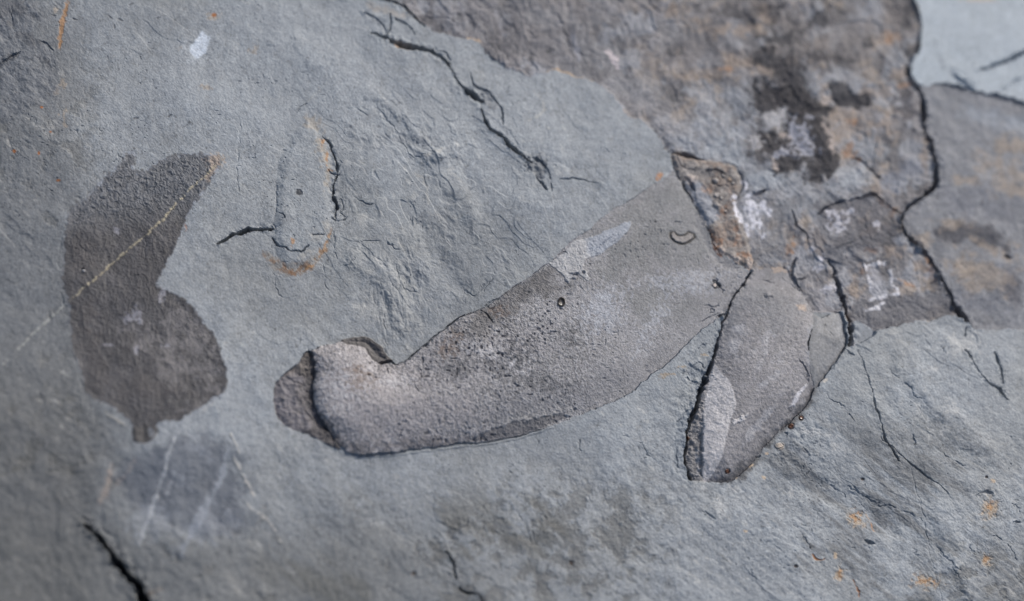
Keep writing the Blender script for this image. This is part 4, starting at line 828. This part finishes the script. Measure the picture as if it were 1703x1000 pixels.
crack([(1305, 722, 1.5), (1309, 721, 2), (1308, 726, 1.5)], 3); crack([(1256, 761, 2), (1260, 762, 3), (1262, 758, 2)], 4)
rust = [(1641, 848, 9, 13, 10, 'tan and orange rust spot near the right edge'), (1424, 863, 9, 10, 0, 'pale beige rust spot below the joint line'), (1395, 957, 6, 8, 20, 'bright orange rust spot near the bottom right'),
        (1536, 969, 16, 8, 5, 'wide tan rust spot at the bottom right'), (1639, 932, 6, 7, 20, 'small sandy spot near the lower right edge')]
for k, (x, y, rx, ry, a_, lbl) in enumerate(rust):
    lb = reg('rust_stain', 'slate', 'G', label=lbl)
    blot(x, y, rx*1.5, ry*1.5, (152, 152, 150), .5, a_, .6, 6, .5, 531+k)
    rx *= 1.25; ry *= 1.25
    blot(x, y, rx, ry, (166, 150, 132), .75, a_, .8, 5, 1.0, 541+k, -1.4, lb)
    blot(x-1+k % 2, y-1, rx*.55, ry*.5, (154, 116, 76), .7, a_, .8, 4, 1.5, 551+k)
streak([(1352, 922, 2), (1354, 930, 3.5), (1362, 934, 2), (1372, 930, 2.5)], (156, 104, 46), .85, 1, dh=-1.2)
streak([(1417, 966, 1.5), (1421, 975, 2), (1427, 985, 4), (1428, 993, 2)], (150, 96, 42), .85, 1, dh=-1.5)
streak([(1449, 870, 1.5), (1451, 878, 3), (1454, 884, 2)], (160, 112, 66), .7, 1.2); streak([(1440, 857, 1.5), (1446, 866, 2)], (176, 150, 124), .6, 1.2)
blots([(1274, 755, 4, 2), (1230, 787, 3, 3), (1236, 782, 6, 3, -30), (1249, 775, 5, 3, -20), (1216, 795, 7, 4), (1388, 927, 3, 5), (1648, 802, 4, 3), (1238, 885, 4, 2), (1270, 795, 3, 3), (530, 445-300, .1, .1)],
      (188, 166, 140), .7, .5, 4, .7, 561, 0)
blots([(1434, 798, 3.5, 3), (1322, 943, 3, 2), (950, 937, 4, 4), (688, 954, 4, 4), (1637, 796, 2.5, 2)], (66, 52, 44), .8, .4, 4, .4, 571, 0, -2)
blots([(1098, 292, 5, 5), (1092, 297, 3, 3)], (180, 130, 90), .8, .5, 4, .8, 581); blots([(1110, 290, 6, 3, -30)], (175, 180, 184), .6, .5, 4, .8, 582)
blots([(1545-130, 600, .1, .1)], (100, 100, 100), .1)

# ------------------------------------------------------------------ mineral grain of every surface
ga = np.full(U.shape, 1.0, np.float32); ga[OWN == 4] = 1.3; ga[OWN == 9] = 1.1
ga *= .75+.5*ss(-.6, .8, gn(U/60, V/60, 601))
sp = gn(U/2.2, V/2.2, 602); sp2 = gn(U/3.1, V/3.1, 603); sp3 = fbm(11, 3, 604, gain=.7)
gmul = 1+ga*(.09*rand1+.10*sp+.07*sp2+.05*sp3)
gmul *= 1-.45*ss(.72, .95, gn(U/2.9, V/2.9, 605))*ga
gmul *= 1+.40*ss(.80, .97, gn(U/2.7, V/2.7, 606))*ga
COL *= np.clip(gmul, .3, 1.8)[..., None]
COL *= np.array([1.0, .985, .955], np.float32)
COL[(OWN == 4) | (OWN == 9) | (OWN == 5) | (OWN == 7)] *= np.array([.975, .985, 1.045], np.float32)
COL[(OWN == 1) | (OWN == 2) | (OWN == 8)] *= np.array([.985, .995, 1.055], np.float32)

# ------------------------------------------------------------------ materials
def material(name, rough_, spec, nscale, namp, bump, bscale):
    m = bpy.data.materials.new(name); m.use_nodes = True; t = m.node_tree; n = t.nodes; b = n['Principled BSDF']
    at = n.new('ShaderNodeAttribute'); at.attribute_name = 'mineral'
    tc = n.new('ShaderNodeTexCoord')
    nz = n.new('ShaderNodeTexNoise'); nz.inputs['Scale'].default_value = nscale; nz.inputs['Detail'].default_value = 6; nz.inputs['Roughness'].default_value = .65
    t.links.new(tc.outputs['Object'], nz.inputs['Vector'])
    mr = n.new('ShaderNodeMapRange'); mr.inputs['From Min'].default_value = .25; mr.inputs['From Max'].default_value = .75
    mr.inputs['To Min'].default_value = 1-namp; mr.inputs['To Max'].default_value = 1+namp
    t.links.new(nz.outputs['Fac'], mr.inputs['Value'])
    mu = n.new('ShaderNodeVectorMath'); mu.operation = 'SCALE'
    t.links.new(at.outputs['Color'], mu.inputs[0]); t.links.new(mr.outputs[0], mu.inputs['Scale'])
    t.links.new(mu.outputs[0], b.inputs['Base Color'])
    n2 = n.new('ShaderNodeTexNoise'); n2.inputs['Scale'].default_value = bscale; n2.inputs['Detail'].default_value = 4
    t.links.new(tc.outputs['Object'], n2.inputs['Vector'])
    bp = n.new('ShaderNodeBump'); bp.inputs['Strength'].default_value = bump; bp.inputs['Distance'].default_value = .0004
    t.links.new(n2.outputs['Fac'], bp.inputs['Height']); t.links.new(bp.outputs[0], b.inputs['Normal'])
    mr2 = n.new('ShaderNodeMapRange'); mr2.inputs['To Min'].default_value = rough_-.12; mr2.inputs['To Max'].default_value = rough_+.12
    t.links.new(nz.outputs['Fac'], mr2.inputs['Value']); t.links.new(mr2.outputs[0], b.inputs['Roughness'])
    b.inputs['Specular IOR Level'].default_value = spec
    return m
MAT = dict(slate=material('slate', .66, .35, 900, .10, .35, 1500), brown=material('weathered_rock', .72, .3, 600, .12, .35, 900),
           fossil=material('fossil_stone', .6, .4, 1300, .14, .5, 1700), chalk=material('chalk', .85, .2, 1500, .12, .4, 1800),
           glossy=material('glossy_mineral', .3, .6, 900, .15, .2, 1500))

# ------------------------------------------------------------------ plan position of every grid point and the meshes
f_ = SENS/F_MM
R3 = np.array([rgt, upv, fwd]); C0 = np.array(cam_loc)
def plan(u, v):
    a = (np.asarray(u, float)-W0/2)/W0*f_; b = -(np.asarray(v, float)-H0/2)/W0*f_
    d = a[..., None]*R3[0]+b[..., None]*R3[1]+R3[2]
    t_ = -C0[2]/d[..., 2]
    return C0+d*t_[..., None]
P3 = plan(U, V).astype(np.float32)
P3[..., 2] = Hh*PX
flat = P3.reshape(-1, 3); colf = np.clip(COL, .004, .9).reshape(-1, 3)
FL = LAB[:-1, :-1]
ii, jj = np.mgrid[0:NV-1, 0:NU-1]
col = scene.collection

def build(name, idx_i, idx_j, origin, m, skirt=0.0):
    a = idx_i*NU+idx_j
    q = np.stack([a, a+NU, a+NU+1, a+1], 1)
    uq, inv = np.unique(q, return_inverse=True); inv = inv.reshape(-1, 4)
    co = flat[uq]-np.array(origin, np.float32); cl = colf[uq]
    if skirt:
        e = np.concatenate([inv[:, [0, 1]], inv[:, [1, 2]], inv[:, [2, 3]], inv[:, [3, 0]]])
        key = e[:, 0].astype(np.int64)*len(uq)+e[:, 1]; rkey = e[:, 1].astype(np.int64)*len(uq)+e[:, 0]
        be = e[~np.isin(key, rkey)]
        bv, binv = np.unique(be, return_inverse=True); binv = binv.reshape(-1, 2)
        low = co[bv].copy(); low[:, 2] -= skirt; n0 = len(co)
        co = np.concatenate([co, low]); cl = np.concatenate([cl, cl[bv]])
        inv = np.concatenate([inv, np.stack([be[:, 1], be[:, 0], binv[:, 0]+n0, binv[:, 1]+n0], 1)])
    me = bpy.data.meshes.new(name); nf = len(inv)
    me.vertices.add(len(co)); me.vertices.foreach_set('co', co.astype(np.float32).ravel())
    me.loops.add(nf*4); me.loops.foreach_set('vertex_index', inv.astype(np.int32).ravel())
    me.polygons.add(nf); me.polygons.foreach_set('loop_start', np.arange(0, nf*4, 4, dtype=np.int32))
    me.update(calc_edges=True)
    at = me.attributes.new('mineral', 'FLOAT_COLOR', 'POINT')
    at.data.foreach_set('color', np.concatenate([cl, np.ones((len(cl), 1), np.float32)], 1).astype(np.float32).ravel())
    me.polygons.foreach_set('use_smooth', np.zeros(nf, bool))
    me.materials.append(MAT[m])
    o = bpy.data.objects.new(name, me); col.objects.link(o)
    return o

order = np.argsort(FL.ravel(), kind='stable'); lab_sorted = FL.ravel()[order]
bounds = np.searchsorted(lab_sorted, np.arange(len(REG)+1))
def cells(k):
    s = order[bounds[k]:bounds[k+1]]; return ii.ravel()[s], jj.ravel()[s]
i0, j0 = cells(0)
ground = build('ground', i0, j0, (0, 0, 0), 'slate', .03)
ground['kind'] = 'structure'; ground['label'] = 'fine blue grey slate face with cracks and rust marks'
# body of the rock under the face
pc = plan(np.array([uu[0], uu[-1], uu[-1], uu[0]]), np.array([vv[0], vv[0], vv[-1], vv[-1]]))
me = bpy.data.meshes.new('bedrock')
vs = [(p[0]*1.002, p[1]*1.002, -.028) for p in pc]+[(p[0]*1.002, p[1]*1.002, -.12) for p in pc]
me.from_pydata(vs, [], [(0, 3, 2, 1), (4, 5, 6, 7), (0, 1, 5, 4), (1, 2, 6, 5), (2, 3, 7, 6), (3, 0, 4, 7)])
at = me.attributes.new('mineral', 'FLOAT_COLOR', 'POINT')
for x in at.data: x.color = (.22, .23, .25, 1)
me.materials.append(MAT['slate']); bo = bpy.data.objects.new('bedrock', me); col.objects.link(bo); bo.parent = ground

counts = {k: bounds[k+1]-bounds[k] for k in range(len(REG))}
EMP = {}
for key, r in ROOTS.items():
    kids = [k for k in range(1, len(REG)) if REG[k]['parent'] == key and counts[k] > 2]
    if not kids: continue
    o_at = plan(np.array(r['at'][0]), np.array(r['at'][1]))
    if len(kids) == 1:                   # one-piece things are one mesh
        i_, j_ = cells(kids[0]); o = build(r['name'], i_, j_, o_at, REG[kids[0]]['mat'], .004)
        o.location = o_at; REG[kids[0]]['done'] = True
    else:
        o = bpy.data.objects.new(r['name'], None); col.objects.link(o); o.location = o_at; o.empty_display_size = .02
    o['label'] = r['label']; o['category'] = r['cat']
    if r['group']: o['group'] = r['group']
    EMP[key] = (o, o_at)
for k in range(1, len(REG)):
    g = REG[k]
    if g.get('done') or counts[k] <= 2: continue
    i_, j_ = cells(k)
    if g['parent'] == 'G': par, org = ground, (0, 0, 0)
    else: par, org = EMP[g['parent']]
    o = build(g['name'], i_, j_, org, g['mat'], .004 if g['name'] not in ('crack',) else 0)
    o.parent = par
    if g.get('label'): o['label'] = g['label']
print('cells', NV, NU, 'objects', len(bpy.data.objects))
